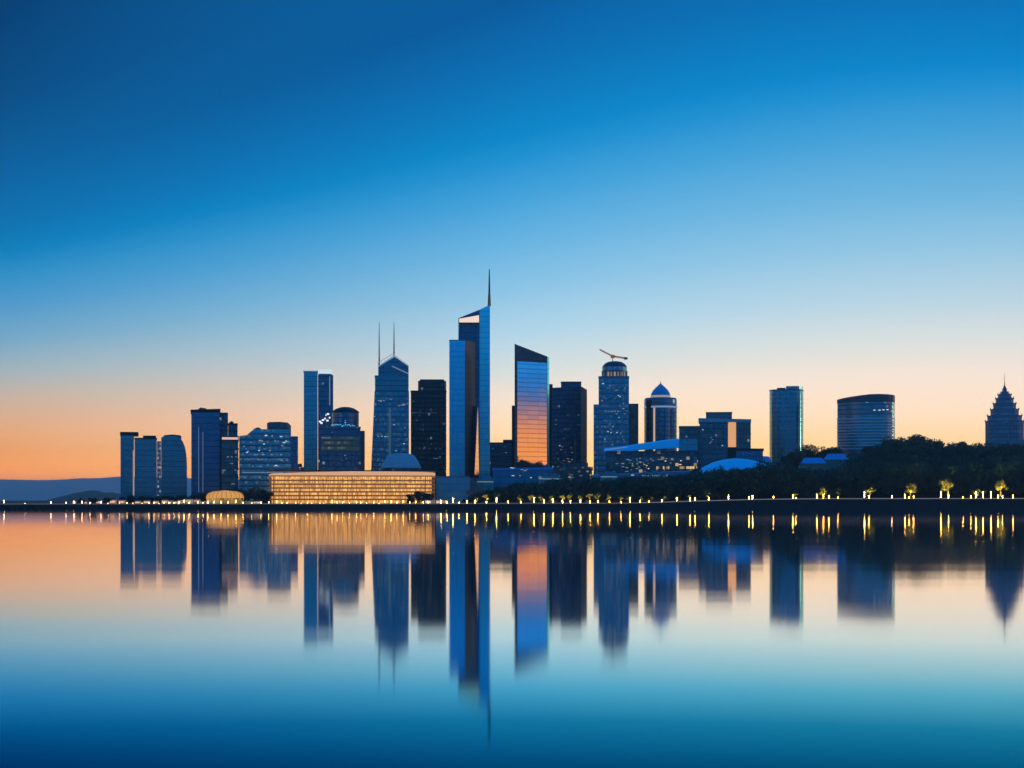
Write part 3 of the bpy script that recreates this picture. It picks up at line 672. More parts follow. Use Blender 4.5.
mb = MB(); mb.prism(S.rect(548, 552.5, 20, 6), o[2], S.z(383.5)); build('rear_slab', mb, M['dark'], t, o)
mb = MB(); mb.prism(S.rect(556, 575, .4, -.4), S.z(432.6), S.z(432)); build('ledge', mb, M['steel'], t, o)
mb = MB(); mb.prism(S.rect(574.6, 575.4, .4, -.4), S.z(462), S.z(432)); build('pier', mb, M['steel'], t, o)
lit_panes(t, o, S.p(553, -.1), S.p(580, -.1), scatter(18, o[2]+25, S.z(392), 3.8, 41), M['litdim'], (1.3, .9))
lit_panes(t, o, S.p(553, -.1), S.p(580, -.1), [(f_, S.z(y)) for f_, y in ((.25, 446), (.3, 450), (.34, 447), (.2, 459), (.4, 461), (.55, 459), (.6, 462), (.7, 460))], M['litcool'], (2, .9))

# --- crane tower ---------------------------------------------------------
S = Site(614, 1150); o = base(S)
t = thing('crane_tower', o, 'blue tower with a drum crown and lit loggia, carrying a small crane', 'tower')
f3 = facade('blue office glass', (.085, .27, .48, 1), .88, .17, 3.7, 1.6, .22, (.025, .07, .12, 1), .5, .1, .22, (.4, .75, .85, 1), .06, vary=.45, floorlit=.1)
plan = S.rect(598.6, 629, 24)
mb = MB(); mb.prism(plan, o[2], S.z(377.2)); build('shaft', mb, f3, t, o)
parapet(t, o, plan, S.z(377.2), .8, M['steel'])
build('piers', fins(plan, o[2], S.z(377.4), 4.6, .5, .5, [0]), pier_mat, t, o)
poly = S.rect(593.6, 599, 18, 4); mb = MB(); mb.prism(poly, o[2], S.z(404)); build('wing', mb, f3, t, o)
poly = S.rect(628.5, 638.4, 18, 5); mb = MB(); mb.prism(poly, o[2], S.z(403.3)); ob = build('wing', mb, facade('brown wing', (.11, .095, .11, 1), .6, .25, 3.7, 1.8, .3, (.05, .045, .055, 1), .2, .12, .02), t, o)  # warm side light is put into this wing's brown tint
ob['label'] = 'brownish right wing'
c = S.back(S.p(614.6), 12)
mb = MB(); mb.lathe(c, [(S.m(13), S.z(377.2)), (S.m(13), S.z(375.8)), (S.m(11.3), S.z(375.7))], 28); build('loggia_floor', mb, M['steel'], t, o)
mb = MB(); mb.lathe(c, [(S.m(11.3), S.z(375.7)), (S.m(11.3), S.z(371.2))], 28); build('loggia_wall', mb, facade('loggia', (.4, .3, .22, 1), .1, .4, 30, 2.4, .0, (.05, .06, .08, 1), .1, .35, .5, (1, .7, .45, 1), .35), t, o)
mb = MB()
for k in range(22):
    an = 2*math.pi*k/22; mb.tube((c[0]+S.m(12.6)*math.cos(an), c[1]+S.m(12.6)*math.sin(an), S.z(375.8)), (c[0]+S.m(12.6)*math.cos(an), c[1]+S.m(12.6)*math.sin(an), S.z(371)), .35, .35, 8)
build('columns', mb, M['paleroof'], t, o)
mb = MB(); mb.lathe(c, [(S.m(11), S.z(371)), (S.m(13.2), S.z(371)), (S.m(13.2), S.z(369.8)), (S.m(12.6), S.z(369.6)), (S.m(12.6), S.z(366))], 28); build('drum', mb, f3, t, o)
mb = MB(); mb.lathe(c, [(S.m(12.6), S.z(366)), (S.m(11.6), S.z(364)), (S.m(9.6), S.z(362)), (S.m(7), S.z(360.6)), (S.m(4), S.z(360)), (0, S.z(359.9))], 28); build('dome', mb, plain('blue grey dome', (.03, .07, .13, 1), .35, .4), t, o, True)
PA, PB = S.p(600.6, -.1), S.p(626.4, -.1)
lit_panes(t, o, PA, PB, [((x-600.6)/25.8, S.z(y)) for x, y in ((602, 401), (604, 397), (617, 390.5), (618.5, 396), (620, 397), (606, 411.5), (609, 411.8), (612, 412), (615, 411.6), (618, 411.8), (605, 421), (605, 427), (613, 427), (611, 433), (617, 433), (621, 433.6), (605, 439.5), (606, 442), (608, 432), (619, 418), (603, 384), (610, 386))], M['litcool'], (1.5, 1.0))
lit_panes(t, o, PA, PB, scatter(34, o[2]+22, S.z(382), 3.7, 51), M['litdim'], (1.4, .9))
o2 = (c[0], c[1], S.z(360, 12))
k = thing('tower_crane', o2, 'small orange construction crane standing on the drum-crowned tower', 'crane')
S2 = Site(614.6, c[1]); mb = MB()
zc = S2.z
def lattice(p0, p1, w, n, mb, r=.14):
    p0, p1 = Vector(p0), Vector(p1); up = Vector((0, 0, w)); sd = Vector((S2.d[0]*w*.5, S2.d[1]*w*.5, 0))
    for k_ in range(n):
        a_, b_ = p0.lerp(p1, k_/n), p0.lerp(p1, (k_+1)/n)
        for off_ in (sd, -sd, up*.8): mb.tube(a_+off_, b_+off_, r, r, 5)
        mb.tube(a_+sd, b_+up*.8, r*.8, r*.8, 5); mb.tube(a_-sd, b_+up*.8, r*.8, r*.8, 5); mb.tube(a_+up*.8, b_+sd, r*.8, r*.8, 5)
lattice((*S2.p(612.6), zc(361)), (*S2.p(612.6), zc(356.5)), 1.2, 3, mb, .3)
mb.box((*S2.p(612.6), zc(358)), (2.8, 2.2, 2.2)); build('mast', mb, M['crane'], k, o2)
mb = MB(); lattice((*S2.p(612), zc(356.4)), (*S2.p(599.6), zc(350)), 1.0, 8, mb, .2); build('jib', mb, M['crane'], k, o2)
mb = MB(); lattice((*S2.p(612), zc(356.6)), (*S2.p(627), zc(359)), 1.0, 7, mb, .24); build('counter_jib', mb, M['crane'], k, o2)
mb = MB(); mb.box((*S2.p(625.8), zc(359.6)), (2.4, 1.6, 1.7)); build('counterweight', mb, M['stone'], k, o2)

# --- domed tower ----------------------------------------------------------
S = Site(660.5, 1300); o = base(S); c = S.back(S.p(660.6), S.m(16))
t = thing('domed_tower', o, 'round tower with a pointed blue dome and a pale ring below it', 'tower')
f4 = facade('round tower glass', (.065, .21, .44, 1), .88, .2, 3.8, 1.8, .18, (.02, .05, .10, 1), .5, .1, 0.0, vary=.2)
Rr = S.m(16.2)*1.02
mb = MB(); mb.lathe(c, [(Rr, o[2]), (Rr, S.z(399)), (Rr*.93, S.z(397.2)), (Rr*.60, S.z(396.6))], 36); build('shaft', mb, f4, t, o, True)
mb = MB(); mb.lathe(c, [(Rr*.98, S.z(407.4)), (Rr*1.025, S.z(407.4)), (Rr*1.025, S.z(405.6)), (Rr*.98, S.z(405.6))], 36); build('ring', mb, emis('pale ring with added glow', (.6, .8, 1, 1), .28, (.4, .5, .6, 1)), t, o)  # added glow brightens the pale ring, which is no lamp
mb = MB(); mb.lathe(c, [(Rr*.62, S.z(397)), (Rr*.62, S.z(394.6)), (Rr*.5, S.z(394.6))], 32); build('dome_drum', mb, emis('dome ring glow', (1, .75, .5, 1), .35), t, o)
mb = MB(); mb.lathe(c, [(Rr*.6, S.z(394.6)), (Rr*.57, S.z(392.5)), (Rr*.47, S.z(389.5)), (Rr*.32, S.z(386.8)), (Rr*.16, S.z(384.4)), (Rr*.05, S.z(382.6)), (0, S.z(382))], 28); build('dome', mb, plain('blue dome', (.05, .42, .75, 1), .3, .85), t, o, True)
mb = MB(); mb.tube((*c, S.z(383)), (*c, S.z(379.5)), .45, .1, 8); build('finial', mb, M['darksteel'], t, o)
def fin_at(px_, y1, wpx, mat, nm):
    qx = S.p(px_); dx = (qx[0]-c[0])*S.r[0]+(qx[1]-c[1])*S.r[1]; dd = math.sqrt(max(.1, Rr*Rr-dx*dx))
    cc_ = (c[0]+S.r[0]*dx-S.d[0]*(dd-.2), c[1]+S.r[1]*dx-S.d[1]*(dd-.2))
    an = math.atan2(dx, dd); e_ = (S.r[0]*math.cos(an)+S.d[0]*math.sin(an), S.r[1]*math.cos(an)+S.d[1]*math.sin(an))
    mb = MB(); mb.box((*cc_, o[2]), (S.m(wpx), 1.2, S.z(y1)-o[2]), e_); return build(nm, mb, mat, t, o)
fin_at(654.4, 407.6, 1.7, emis('amber sky glint', (1, .62, .34, 1), .60), 'glow_strip')  # glowing strip added for sky reflected on the tower's left edge
fin_at(664.5, 409, .8, plain('pier blue', (.05, .12, .24, 1), .4, .5), 'pier'); fin_at(671, 409, .8, bpy.data.materials['pier blue'], 'pier')
fin_at(649, 400, 6.5, facade('brown glass bay', (.13, .10, .11, 1), .7, .2, 3.8, 1.8, .25, (.05, .045, .05, 1), .3, .1, .01), 'side_bay')

# --- portal office ----------------------------------------------------------
S = Site(725, 1180); o = base(S)
t = thing('portal_office', o, 'grey office block with a flat roof slab and a tall opening in its right half', 'building')
f5 = facade('grey blue glass', (.08, .17, .28, 1), .8, .22, 3.8, 1.6, .2, (.03, .05, .08, 1), .3, .12, .015, (.7, .85, 1, 1), .3, vary=.3)
mb = MB(); mb.prism(S.rect(699.6, 728, 30), o[2], S.z(422)); build('left_wing', mb, f5, t, o)
mb = MB(); mb.prism(S.rect(736.2, 750.8, 26, 1), o[2], S.z(422)); build('right_wing', mb, facade('grey wing glass', (.13, .17, .24, 1), .7, .25, 3.8, 1.6, .2, (.05, .06, .08, 1), .3, .12, .01), t, o)
rf = [S.p(698.4, -1.5), S.p(751.2, 1), S.back(S.p(751.2), 28), S.back(S.p(698.4), 30)]
mb = MB(); mb.prism(rf, S.z(422), [S.z(418), S.z(419.3), S.z(419.3), S.z(418)]); build('roof_slab', mb, plain('grey roof slab', (.40, .52, .62, 1), .4, .7), t, o)
mb = MB(); mb.prism(S.rect(706, 732, 18, 5), S.z(418.4), S.z(412.4)); build('penthouse', mb, f5, t, o); parapet(t, o, S.rect(706, 732, 18, 5), S.z(412.4), .6)
mb = MB(); mb.prism(S.rect(728, 736.2, 20, 3), o[2], S.z(447)); build('link_block', mb, M['dark'], t, o)
mb = MB(); mb.prism(S.rect(728.2, 736, .5, 6), S.z(447), S.z(422)); build('sky_glow_panel', mb, emis('orange sky glow panel', (1, .46, .17, 1), .78), t, o)  # added glowing panel for the orange sky in the opening
build('pilasters', fins(S.rect(701, 727.6, 4, -.2), o[2], S.z(423), 7.4, .9, .6, [0]), plain('grey pilaster', (.10, .19, .30, 1), .4, .6), t, o)
ed = [MB(), ]
ed[0].prism(S.rect(727.4, 728.1, 1, -.5), S.z(447), S.z(422)); ed[0].prism(S.rect(736.1, 736.8, 1, .3), S.z(447), S.z(422)); build('portal_reveal', ed[0], plain('pale reveal', (.3, .26, .24, 1), .6), t, o)
build('floor_bands', bands(S.rect(736.2, 750.8, 26, 1), [S.z(434.4)], .5, .2), M['steel'], t, o)
lit_panes(t, o, S.p(700, -.1), S.p(728, -.1), [(.4, S.z(438)), (.4, S.z(442)), (.45, S.z(440)), (.36, S.z(443.5)), (.8, S.z(446)), (.1, S.z(430))], M['litcool'], (1.4, 1.1))
S = Site(690, 1230); o = base(S)
t = thing('low_block', o, 'low brown-topped block joined to the left of the grey portal office', 'building')
poly = S.rect(679, 701, 18); mb = MB(); mb.prism(poly, o[2], S.z(427.5)); build('body', mb, f5, t, o); parapet(t, o, poly, S.z(427.8), 1.4, M['stone'])

# --- station and podium ------------------------------------------------------
S = Site(650, 1060); o = base(S)
t = thing('station_hall', o, 'long low glass hall under a swooping blue roof, lit inside, above the dark trees', 'hall')
fh = facade('lit hall glass', (.09, .14, .21, 1), .6, .25, 4.2, 2.4, .2, (.03, .05, .075, 1), .3, .1, .10, (1, .78, .45, 1), .4, vary=.5)
poly = S.rect(606, 697, 24); mb = MB(); mb.prism(poly, o[2], [S.z(451), S.z(451), S.z(451), S.z(451)]); build('glass_hall', mb, fh, t, o)
rp_ = [(603.5, 449.6), (620, 448), (636, 445.6), (650, 443.6), (664, 441.6), (679, 440)]
mb = MB()
for (x0, y0), (x1, y1) in zip(rp_, rp_[1:]):
    A_, B_ = S.p(x0, -4), S.p(x1, -4); A2, B2 = S.back(S.p(x0), 26), S.back(S.p(x1), 26)
    th0, th1 = (603.5-x0)*-.05+.8, (603.5-x1)*-.05+.8
    z0, z1 = S.z(y0), S.z(y1)
    mb.face([(*A_, z0-th0), (*B_, z1-th1), (*B_, z1), (*A_, z0)]); mb.face([(*A_, z0), (*B_, z1), (*B2, z1+2), (*A2, z0+2)])
    mb.face([(*B_, z1-th1), (*A_, z0-th0), (*A2, z0-th0), (*B2, z1-th1)]); mb.face([(*B2, z1-th1), (*A2, z0-th0), (*A2, z0+2), (*B2, z1+2)])
build('roof', mb, M['glowroof'], t, o)
mb = MB(); mb.prism(S.rect(679, 697.5, 24, -1), S.z(451), S.z(438.8)); build('end_block', mb, facade('blue end block', (.05, .34, .62, 1), .8, .25, 3.8, 2, .12, (.03, .2, .4, 1), .6, .06, 0, vary=.1), t, o)
mb = MB(); mb.prism(S.rect(606, 700, .6, -.7), S.z(452.6), S.z(451.4)); build('fascia', mb, plain('brown fascia', (.10, .08, .10, 1), .6), t, o)
mb = MB(); mb.tube((*S.p(605, -4.4), S.z(450)), (*S.p(627, -4.4), S.z(447.2)), .28, .28, 6); build('edge_glow', mb, M['litdim'], t, o)
r = random.Random(61); PA, PB = S.p(606, -.1), S.p(697, -.1)
lit_panes(t, o, PA, PB, [((r.uniform(616, 650)-606)/91, S.z(r.uniform(459, 472))) for _ in range(34)], M['litdim'], (1.9, .9))
lit_panes(t, o, PA, PB, [((r.uniform(636, 697)-606)/91, S.z(r.uniform(458, 471))) for _ in range(20)], M['litwarm'], (1.7, .7))
mb = MB(); mb.prism(S.rect(656, 697, .5, -.75), S.z(469), S.z(466.4)); build('lit_concourse', mb, facade('concourse light', (.2, .16, .1, 1), .1, .5, 30, 1.1, 0, (.05, .05, .06, 1), .1, .2, .62, (1, .70, .34, 1), .75), t, o)
S = Site(636, 1010); o = base(S)
t = thing('podium', o, 'low pale blue roofed podium along the foot of the crane tower', 'building')
poly = S.rect(591, 690, 20); mb = MB(); mb.prism(poly, o[2], S.z(478)); build('body', mb, fd, t, o)
mb = MB(); mb.prism(offset(poly, .6), S.z(478), [S.z(476), S.z(471), S.z(470), S.z(474)]); build('roof', mb, M['paleroof'], t, o)
lit_panes(t, o, S.p(592, -.7), S.p(680, -.7), [(rnd.uniform(.1, .8), S.z(rnd.uniform(474.5, 477))) for _ in range(8)], M['litcool'], (2, .7))

S = Site(735, 1040); o = base(S)
t = thing('arena', o, 'low bright blue arena roof behind the dark trees, below the portal office', 'arena')
prof_a = [(696, 473), (702, 467), (712, 462), (722, 459.2), (735, 457.6), (750, 459), (765, 463), (775, 468)]
mb = MB(); N = []
for x, y in prof_a:
    f_ = S.p(x, 0); e0 = S.z(474.5); hh = S.z(y)-e0; N.append([(*S.p(x, -2), e0-.6), (*S.back(f_, 1.5), e0+hh*.45), (*S.back(f_, 6), e0+hh*.8), (*S.back(f_, 13), e0+hh), (*S.back(f_, 26), e0+hh*.9)])
for i in range(len(N)-1):
    for j in range(4): mb.face([N[i][j], N[i+1][j], N[i+1][j+1], N[i][j+1]])
mb2 = MB(); mb2.prism(S.rect(697, 774, 24), o[2], S.z(473)); build('wall', mb2, fd, t, o)
build('roof', mb, M['glowroof'], t, o, True)
S = Site(752, 1110); o = base(S)
t = thing('low_block', o, 'low dark-roofed block peeping over the right half of the blue arena roof', 'building')
poly = S.rect(736, 763, 14); mb = MB(); mb.prism(poly, o[2], S.z(450.5)); build('body', mb, facade('blue low block', (.05, .22, .5, 1), .7, .3, 3.8, 2), t, o)
mb = MB(); mb.prism(offset(poly, .6), S.z(450.5), [S.z(448.2), S.z(448.6), S.z(448), S.z(448)]); build('roof', mb, M['dark'], t, o)

# --- rounded tower and curved broad tower --------------------------------------
S = Site(787, 1350); o = base(S)
t = thing('rounded_tower', o, 'blue tower with rounded corners and a stepped roof, standing alone behind the trees', 'tower')
f6 = facade('rounded tower glass', (.07, .28, .50, 1), .9, .14, 3.8, 1.5, .16, (.02, .07, .13, 1), .5, .08, 0.0, vary=.15)
plan = [S.p(769.4, 14), S.p(770, 7), S.p(772, 2.5), S.p(776, .4), S.p(795, 0), S.p(799, 1.6), S.p(802, 5.5), S.p(803.4, 12), S.back(S.p(803.4), 26), S.back(S.p(769.4), 26)]
mb = MB(); mb.prism(plan, o[2], S.z(389.5)); build('shaft', mb, f6, t, o, True)
pl2 = [S.p(786, 1.6), S.p(795, .6), S.p(799, 2.2), S.p(802, 6), S.p(803, 12), S.back(S.p(803), 25), S.back(S.p(786), 25)]
mb = MB(); mb.prism(pl2, S.z(389.5), S.z(386)); build('high_roof', mb, f6, t, o)
mb = MB(); mb.prism(offset(plan, .15), S.z(390.3), S.z(389.2)); build('parapet', mb, M['stone'], t, o)
mb = MB(); mb.prism([S.p(777, 4), S.p(785.6, 4), S.back(S.p(785.6), 16), S.back(S.p(777), 16)], S.z(389.2), S.z(387.4)); build('roof_plant', mb, plain('rust plant room', (.10, .06, .05, 1), .7), t, o)
S = Site(866, 1300); o = base(S)
t = thing('curved_block', o, 'broad blue tower with a bowed banded front, beside the wooded rise', 'tower')
f7 = facade('bowed tower glass', (.10, .27, .46, 1), .88, .18, 3.8, 1.6, .3, (.03, .07, .12, 1), .5, .06, .012, (.8, .9, 1, 1), .3, vary=.25)
cp_ = [(837.4, 10), (842, 6.5), (850, 3), (860, .8), (870, 0), (880, .8), (888, 2.6), (893, 6), (894.6, 10)]
fr = [S.p(x, w) for x, w in cp_]; plan = fr+[S.back(fr[-1], 22), S.back(fr[0], 22)]
mb = MB(); mb.prism(plan, o[2], S.z(402)); build('shaft', mb, f7, t, o, True)
zt = [S.z(y) for y in (398.6, 397.6, 396.4, 395.2, 394.2, 394, 394.3, 394.8, 395.2)]+[S.z(395.2), S.z(398.6)]
mb = MB(); mb.prism(offset(plan, .3), S.z(402), zt); build('roof_storey', mb, plain('dark roof storey', (.10, .12, .15, 1), .4, .4), t, o)
build('floor_bands', bands(plan, [S.z(y) for y in range(419, 452, 3)], .9, .35), plain('pale blue spandrel', (.50, .72, .80, 1), .35, .85), t, o)
fh_ = lambda x: interp(x, cp_)
for a_, b_, y_ in ((873, 876, 410.5), (878, 881, 410.5), (882, 885, 410.2), (886, 889, 410), (884, 893, 403.6)):
    lit_panes(t, o, S.p(a_, fh_(a_)-.1), S.p(b_, fh_(b_)-.1), [(.5, S.z(y_))], M['litwhite'] if y_ > 405 else M['litdim'], (1.9, .8) if y_ > 405 else (6, .5))
for y_ in (406, 411, 417, 422, 427, 432, 437, 443):
    lit_panes(t, o, S.p(889, fh_(889)-.1), S.p(894, fh_(894)-.1), [(.5, S.z(y_))], M['litwarm'] if y_ % 2 else M['litdim'], (2.2, .7))

# --- stepped spire tower --------------------------------------------------------
S = Site(1004.6, 1500); o = base(S); c = S.back(S.p(1004.6), S.m(19))
t = thing('spired_tower', o, 'dark stepped tower tapering to a thin spire, at the right end of the skyline', 'tower')
fp_ = facade('stone grid', (.16, .27, .50, 1), .75, .3, 3.8, 2.0, .3, (.045, .05, .075, 1), .1, .3, .006, vary=.4)
steps = [(18.6, 421), (16.6, 415.5), (13.6, 409), (11, 403), (8.6, 397.8), (6.4, 394), (4.0, 391), (2.2, 388)]
z_prev = o[2]; mbs = MB(); cor = MB()
for hw, y in steps:
    h = S.m(hw); zt_ = S.z(y)
    ch = h*.28
    P = [(-h, -h+ch), (-h+ch, -h), (h-ch, -h), (h, -h+ch), (h, h-ch), (h-ch, h), (-h+ch, h), (-h, h-ch)]
    P = [(c[0]+S.r[0]*a_+S.d[0]*b_, c[1]+S.r[1]*a_+S.d[1]*b_) for a_, b_ in P]
    mbs.prism(P, z_prev, zt_)
    cor.prism(offset(P, .15), zt_-.5, zt_+.5)
    for i in range(8):
        if hw > 4: cor.lathe(P[i], [(.7, zt_), (.5, zt_+.9), (0, zt_+2.0)], 6)
    z_prev = zt_-.6
build('stepped_shaft', mbs, fp_, t, o); build('cornices', cor, M['pagoda'], t, o)
mb = MB(); mb.lathe(c, [(S.m(2.0), S.z(388)), (S.m(1.5), S.z(386.4)), (S.m(.5), S.z(384.2)), (.25, S.z(380)), (.08, S.z(371))], 10); build('spire', mb, plain('bronze spire', (.10, .07, .06, 1), .5, .4), t, o)
mb = MB(); mb.prism(S.rect(986, 1030, 50, -6), o[2], S.z(440)); build('podium', mb, facade('pale podium', (.10, .25, .40, 1), .6, .3, 5, 3), t, o)
build('buttress', fins(S.rect(986.6, 1022.4, 2, 1.2), o[2], S.z(422), 9, .9, 1.2, [0]), M['pagoda'], t, o)
lit_panes(t, o, S.p(1000, -1.2), S.p(1012, -1.2), [(.4, S.z(422)), (.5, S.z(418.5)), (.6, S.z(422))], emis('very dim window', (.7, .8, 1, 1), .12), (3.2, .6))

# --- low blue roofs among the trees on the right --------------------------------
for i, (a_, b_, y_, lab) in enumerate(((752, 772, 456, 'small blue gabled roof left of the rounded tower foot'), (800, 826, 457.5, 'blue hipped roof just right of the rounded tower'), (824, 848, 453.5, 'long blue roof left of the bowed tower foot'))):
    S = Site((a_+b_)/2, (1150, 1052, 1064)[i]); o = base(S)
    t = thing('blue_roofed_house', o, lab, 'house')
    poly = S.rect(a_, b_, 14); mb = MB(); mb.prism(poly, o[2], S.z(y_+6)); build('wall', mb, M['cream'], t, o)
    A_, B_, C_, D_ = offset(poly, .6); r0, r1 = ((A_[0]+D_[0])/2*.8+B_[0]*.2, (A_[1]+D_[1])/2*.8+B_[1]*.2), ((B_[0]+C_[0])/2*.8+A_[0]*.2, (B_[1]+C_[1])/2*.8+A_[1]*.2)
    z0, z1 = S.z(y_+6), S.z(y_); mb = MB()
    mb.face([(*A_, z0), (*B_, z0), (*r1, z1), (*r0, z1)]); mb.face([(*B_, z0), (*C_, z0), (*r1, z1)]); mb.face([(*C_, z0), (*D_, z0), (*r0, z1), (*r1, z1)]); mb.face([(*D_, z0), (*A_, z0), (*r0, z1)])
    build('roof', mb, M['blueroof'], t, o)

# --- low waterfront blocks in the centre ------------------------------------------
S = Site(461, 960); o = base(S)
t = thing('low_block', o, 'low blue block with a stepped pale terrace, right of the golden building', 'building')
poly = S.rect(436, 470, 16); mb = MB(); mb.prism(poly, o[2], S.z(477)); build('body', mb, facade('blue low glass', (.06, .30, .62, 1), .8, .28, 4, 2.4, .14, (.03, .16, .34, 1), .5, .06, .01, vary=.12), t, o)
parapet(t, o, poly, S.z(477), .5, M['steel'])
mb = MB()
for i in range(6):
    mb.prism(S.rect(465, 488-2.6*i, 10-1.2*i, -2+1.2*i), S.z(492-2.6*i), S.z(491.2-2.6*i))
    mb.prism(S.rect(466, 486-2.6*i, 8-1.0*i, -1+1.2*i), S.z(494.6-2.6*i), S.z(492-2.6*i))
build('terrace', mb, plain('pale terrace stone', (.30, .27, .27, 1), .6), t, o)
S = Site(525, 1020); o = base(S)
t = thing('long_low_hall', o, 'long low blue hall at the foot of the slanted mirror tower', 'hall')
poly = S.rect(493, 552, 18); mb = MB(); mb.prism(poly, o[2], S.z(470)); build('body', mb, facade('blue hall glass', (.05, .25, .55, 1), .8, .3, 4.2, 2.6, .15, (.03, .14, .3, 1), .5, .07, .02, (.5, .8, 1, 1), .3, vary=.2), t, o)
mb = MB(); mb.prism(offset(poly, .5), S.z(470), [S.z(468.4), S.z(467.2), S.z(467), S.z(468)]); build('roof', mb, M['blueroof'], t, o)
lit_panes(t, o, S.p(494, -.6), S.p(551, -.6), [((x-494)/57, S.z(y)) for x, y in ((511, 468), (513, 468.3), (522, 470), (525, 471), (527, 470), (531, 478), (520, 476), (513, 476), (545, 479))], M['litcool'], (1.8, .7))
S = Site(571, 1015); o = base(S)
t = thing('terraced_block', o, 'low terraced block with rows of small lights, right of the long blue hall', 'building')
mb = MB()
for i, (a_, b_, y0, y1) in enumerate(((551, 590, 490, 474), (552, 592, 474, 470), (556, 593, 470, 466.5), (562, 588, 466.5, 462.5))):
    mb.prism(S.rect(a_, b_, 16-2*i, 2.2*i), o[2] if i == 0 else S.z(y0), S.z(y1))
build('terraces', mb, facade('terrace wall', (.09, .11, .15, 1), .3, .4, 2.2, 1.8, .3, (.12, .11, .12, 1), .1, .15, .12, (1, .75, .5, 1), .25), t, o)
r = random.Random(77)
lit_panes(t, o, S.p(551, -.1), S.p(590, -.1), [(r.uniform(.05, .95), S.z(r.uniform(474, 480))) for _ in range(12)], M['litdim'], (2.6, .5))
lit_panes(t, o, S.p(556, 4.2), S.p(592, 4.2), [(r.uniform(.05, .95), S.z(r.uniform(467.5, 472))) for _ in range(14)], M['litdim'], (2.4, .5))

for (a_, b_, y_, D, lab) in ((641, 668, 473.5, 985, 'small pale block with a lit strip below the lit concourse of the long hall'),
                          (600, 618, 474.5, 990, 'small pale block at the left foot of the crane tower podium'),
                          (538, 560, 476.5, 975, 'small pale low block between the long blue hall and the terraced block'),
                          (476, 494, 479.5, 985, 'small pale low block behind the stepped terrace')):
    S = Site((a_+b_)/2, D); o = base(S); t = thing('low_block', o, lab, 'building')
    poly = S.rect(a_, b_, 10); zt_ = S.z(y_)
    mb = MB(); mb.prism(poly, o[2], zt_); build('body', mb, facade('pale block wall', (.22, .36, .46, 1), .5, .35, 3.4, 2.2, .35, (.25, .32, .38, 1), .1, .15, .12, (.8, .9, 1, 1), .2, vary=.4), t, o)
    parapet(t, o, poly, zt_, .5, M['paleroof'])
    mb = MB(); mb.prism(S.rect(a_+1, b_-1, .4, -.35), zt_-1.7, zt_-1.1); build('glow_strip', mb, M['litdim'], t, o)
    roof_plant(t, o, poly, zt_+.4, 1.6, 2, int(a_), M['paleroof'])
# ================================================================== golden building
S = Site(352, 935); o = base(S)
t = thing('golden_building', o, 'long low golden building with glowing rows of fins, on the waterfront', 'building')
gx = [(269.6, 9), (270.6, 4), (274, 1), (300, .4), (352, 0), (400, .6), (425, 1.5), (432, 4), (434.6, 9)]
fr = [S.p(x, w) for x, w in gx]; plan = fr+[S.back(fr[-1], 22), S.back(fr[0], 22)]
zb_ = gz(S.C[0]); zr = S.z(476.6)
def glow_mat():
    m, nt, b = newmat('glowing interior'); L = nt.links
    uvn = nt.nodes.new('ShaderNodeUVMap'); sp = nt.nodes.new('ShaderNodeSeparateXYZ'); L.new(uvn.outputs[0], sp.inputs[0])
    ui = math_node(nt, 'FLOOR', math_node(nt, 'DIVIDE', sp.outputs[0], .42)); vi = math_node(nt, 'FLOOR', math_node(nt, 'DIVIDE', sp.outputs[1], 2.45))
    cv = nt.nodes.new('ShaderNodeCombineXYZ'); L.new(ui, cv.inputs[0]); L.new(vi, cv.inputs[1])
    wn = nt.nodes.new('ShaderNodeTexWhiteNoise'); L.new(cv.outputs[0], wn.inputs['Vector'])
    pw = math_node(nt, 'POWER', wn.outputs[0], 1.4)
    b.inputs['Base Color'].default_value = (.35, .25, .15, 1)
    L.new(mixc(nt, wn.outputs[0], (1, .40, .07, 1), (1, .52, .14, 1)), b.inputs['Emission Color'])
    wall = math_node(nt, 'GREATER_THAN', sp.outputs[1], -10.0)
    L.new(math_node(nt, 'MULTIPLY', math_node(nt, 'MULTIPLY_ADD', pw, .9, .42), wall), b.inputs['Emission Strength'])
    return m
mb = MB(); mb.prism(offset(plan, -1.2), zb_, zr); build('lit_interior', mb, glow_mat(), t, o)
gold = emis('gold slabs with added glow', (1, .40, .10, 1), .15, (.50, .24, .07, 1))  # added glow stands for lamplight on the slabs
nfl = 7; fhgt = (zr-zb_-.4)/nfl
mb = MB()
for k in range(1, nfl): mb.prism(offset(plan, .15), zb_+.4+k*fhgt-.5, zb_+.4+k*fhgt+.42)
build('floor_slabs', mb, gold, t, o)
mb = MB()
gf = fins(plan, zb_, zr, 2.6, .16, .4, list(range(8)))
build('fins', gf, plain('gold fins', (.50, .30, .12, 1), .45, .3, .2, .5), t, o)
ztf = [S.z(y) for y in (473.5, 473.2, 472.6, 471.6, 470.4, 470.6, 471, 471.4, 471.8)]
mb = MB(); mb.prism(offset(plan, .4), zr, [z-.5 for z in ztf]+[S.z(472), S.z(473.5)]); build('roof_band', mb, emis('roof band with added glow', (1, .54, .26, 1), .66, (.4, .3, .22, 1)), t, o)  # sky light on the fascia is put in as glow
mb = MB(); mb.prism(offset(plan, .6), zr+.0, zr+.7); build('roof_soffit', mb, gold, t, o)
mb = MB(); mb.prism(offset(plan, .9), [0][0]+max(ztf)-.45, max(ztf)+.15); build('roof', mb, M['dark'], t, o)
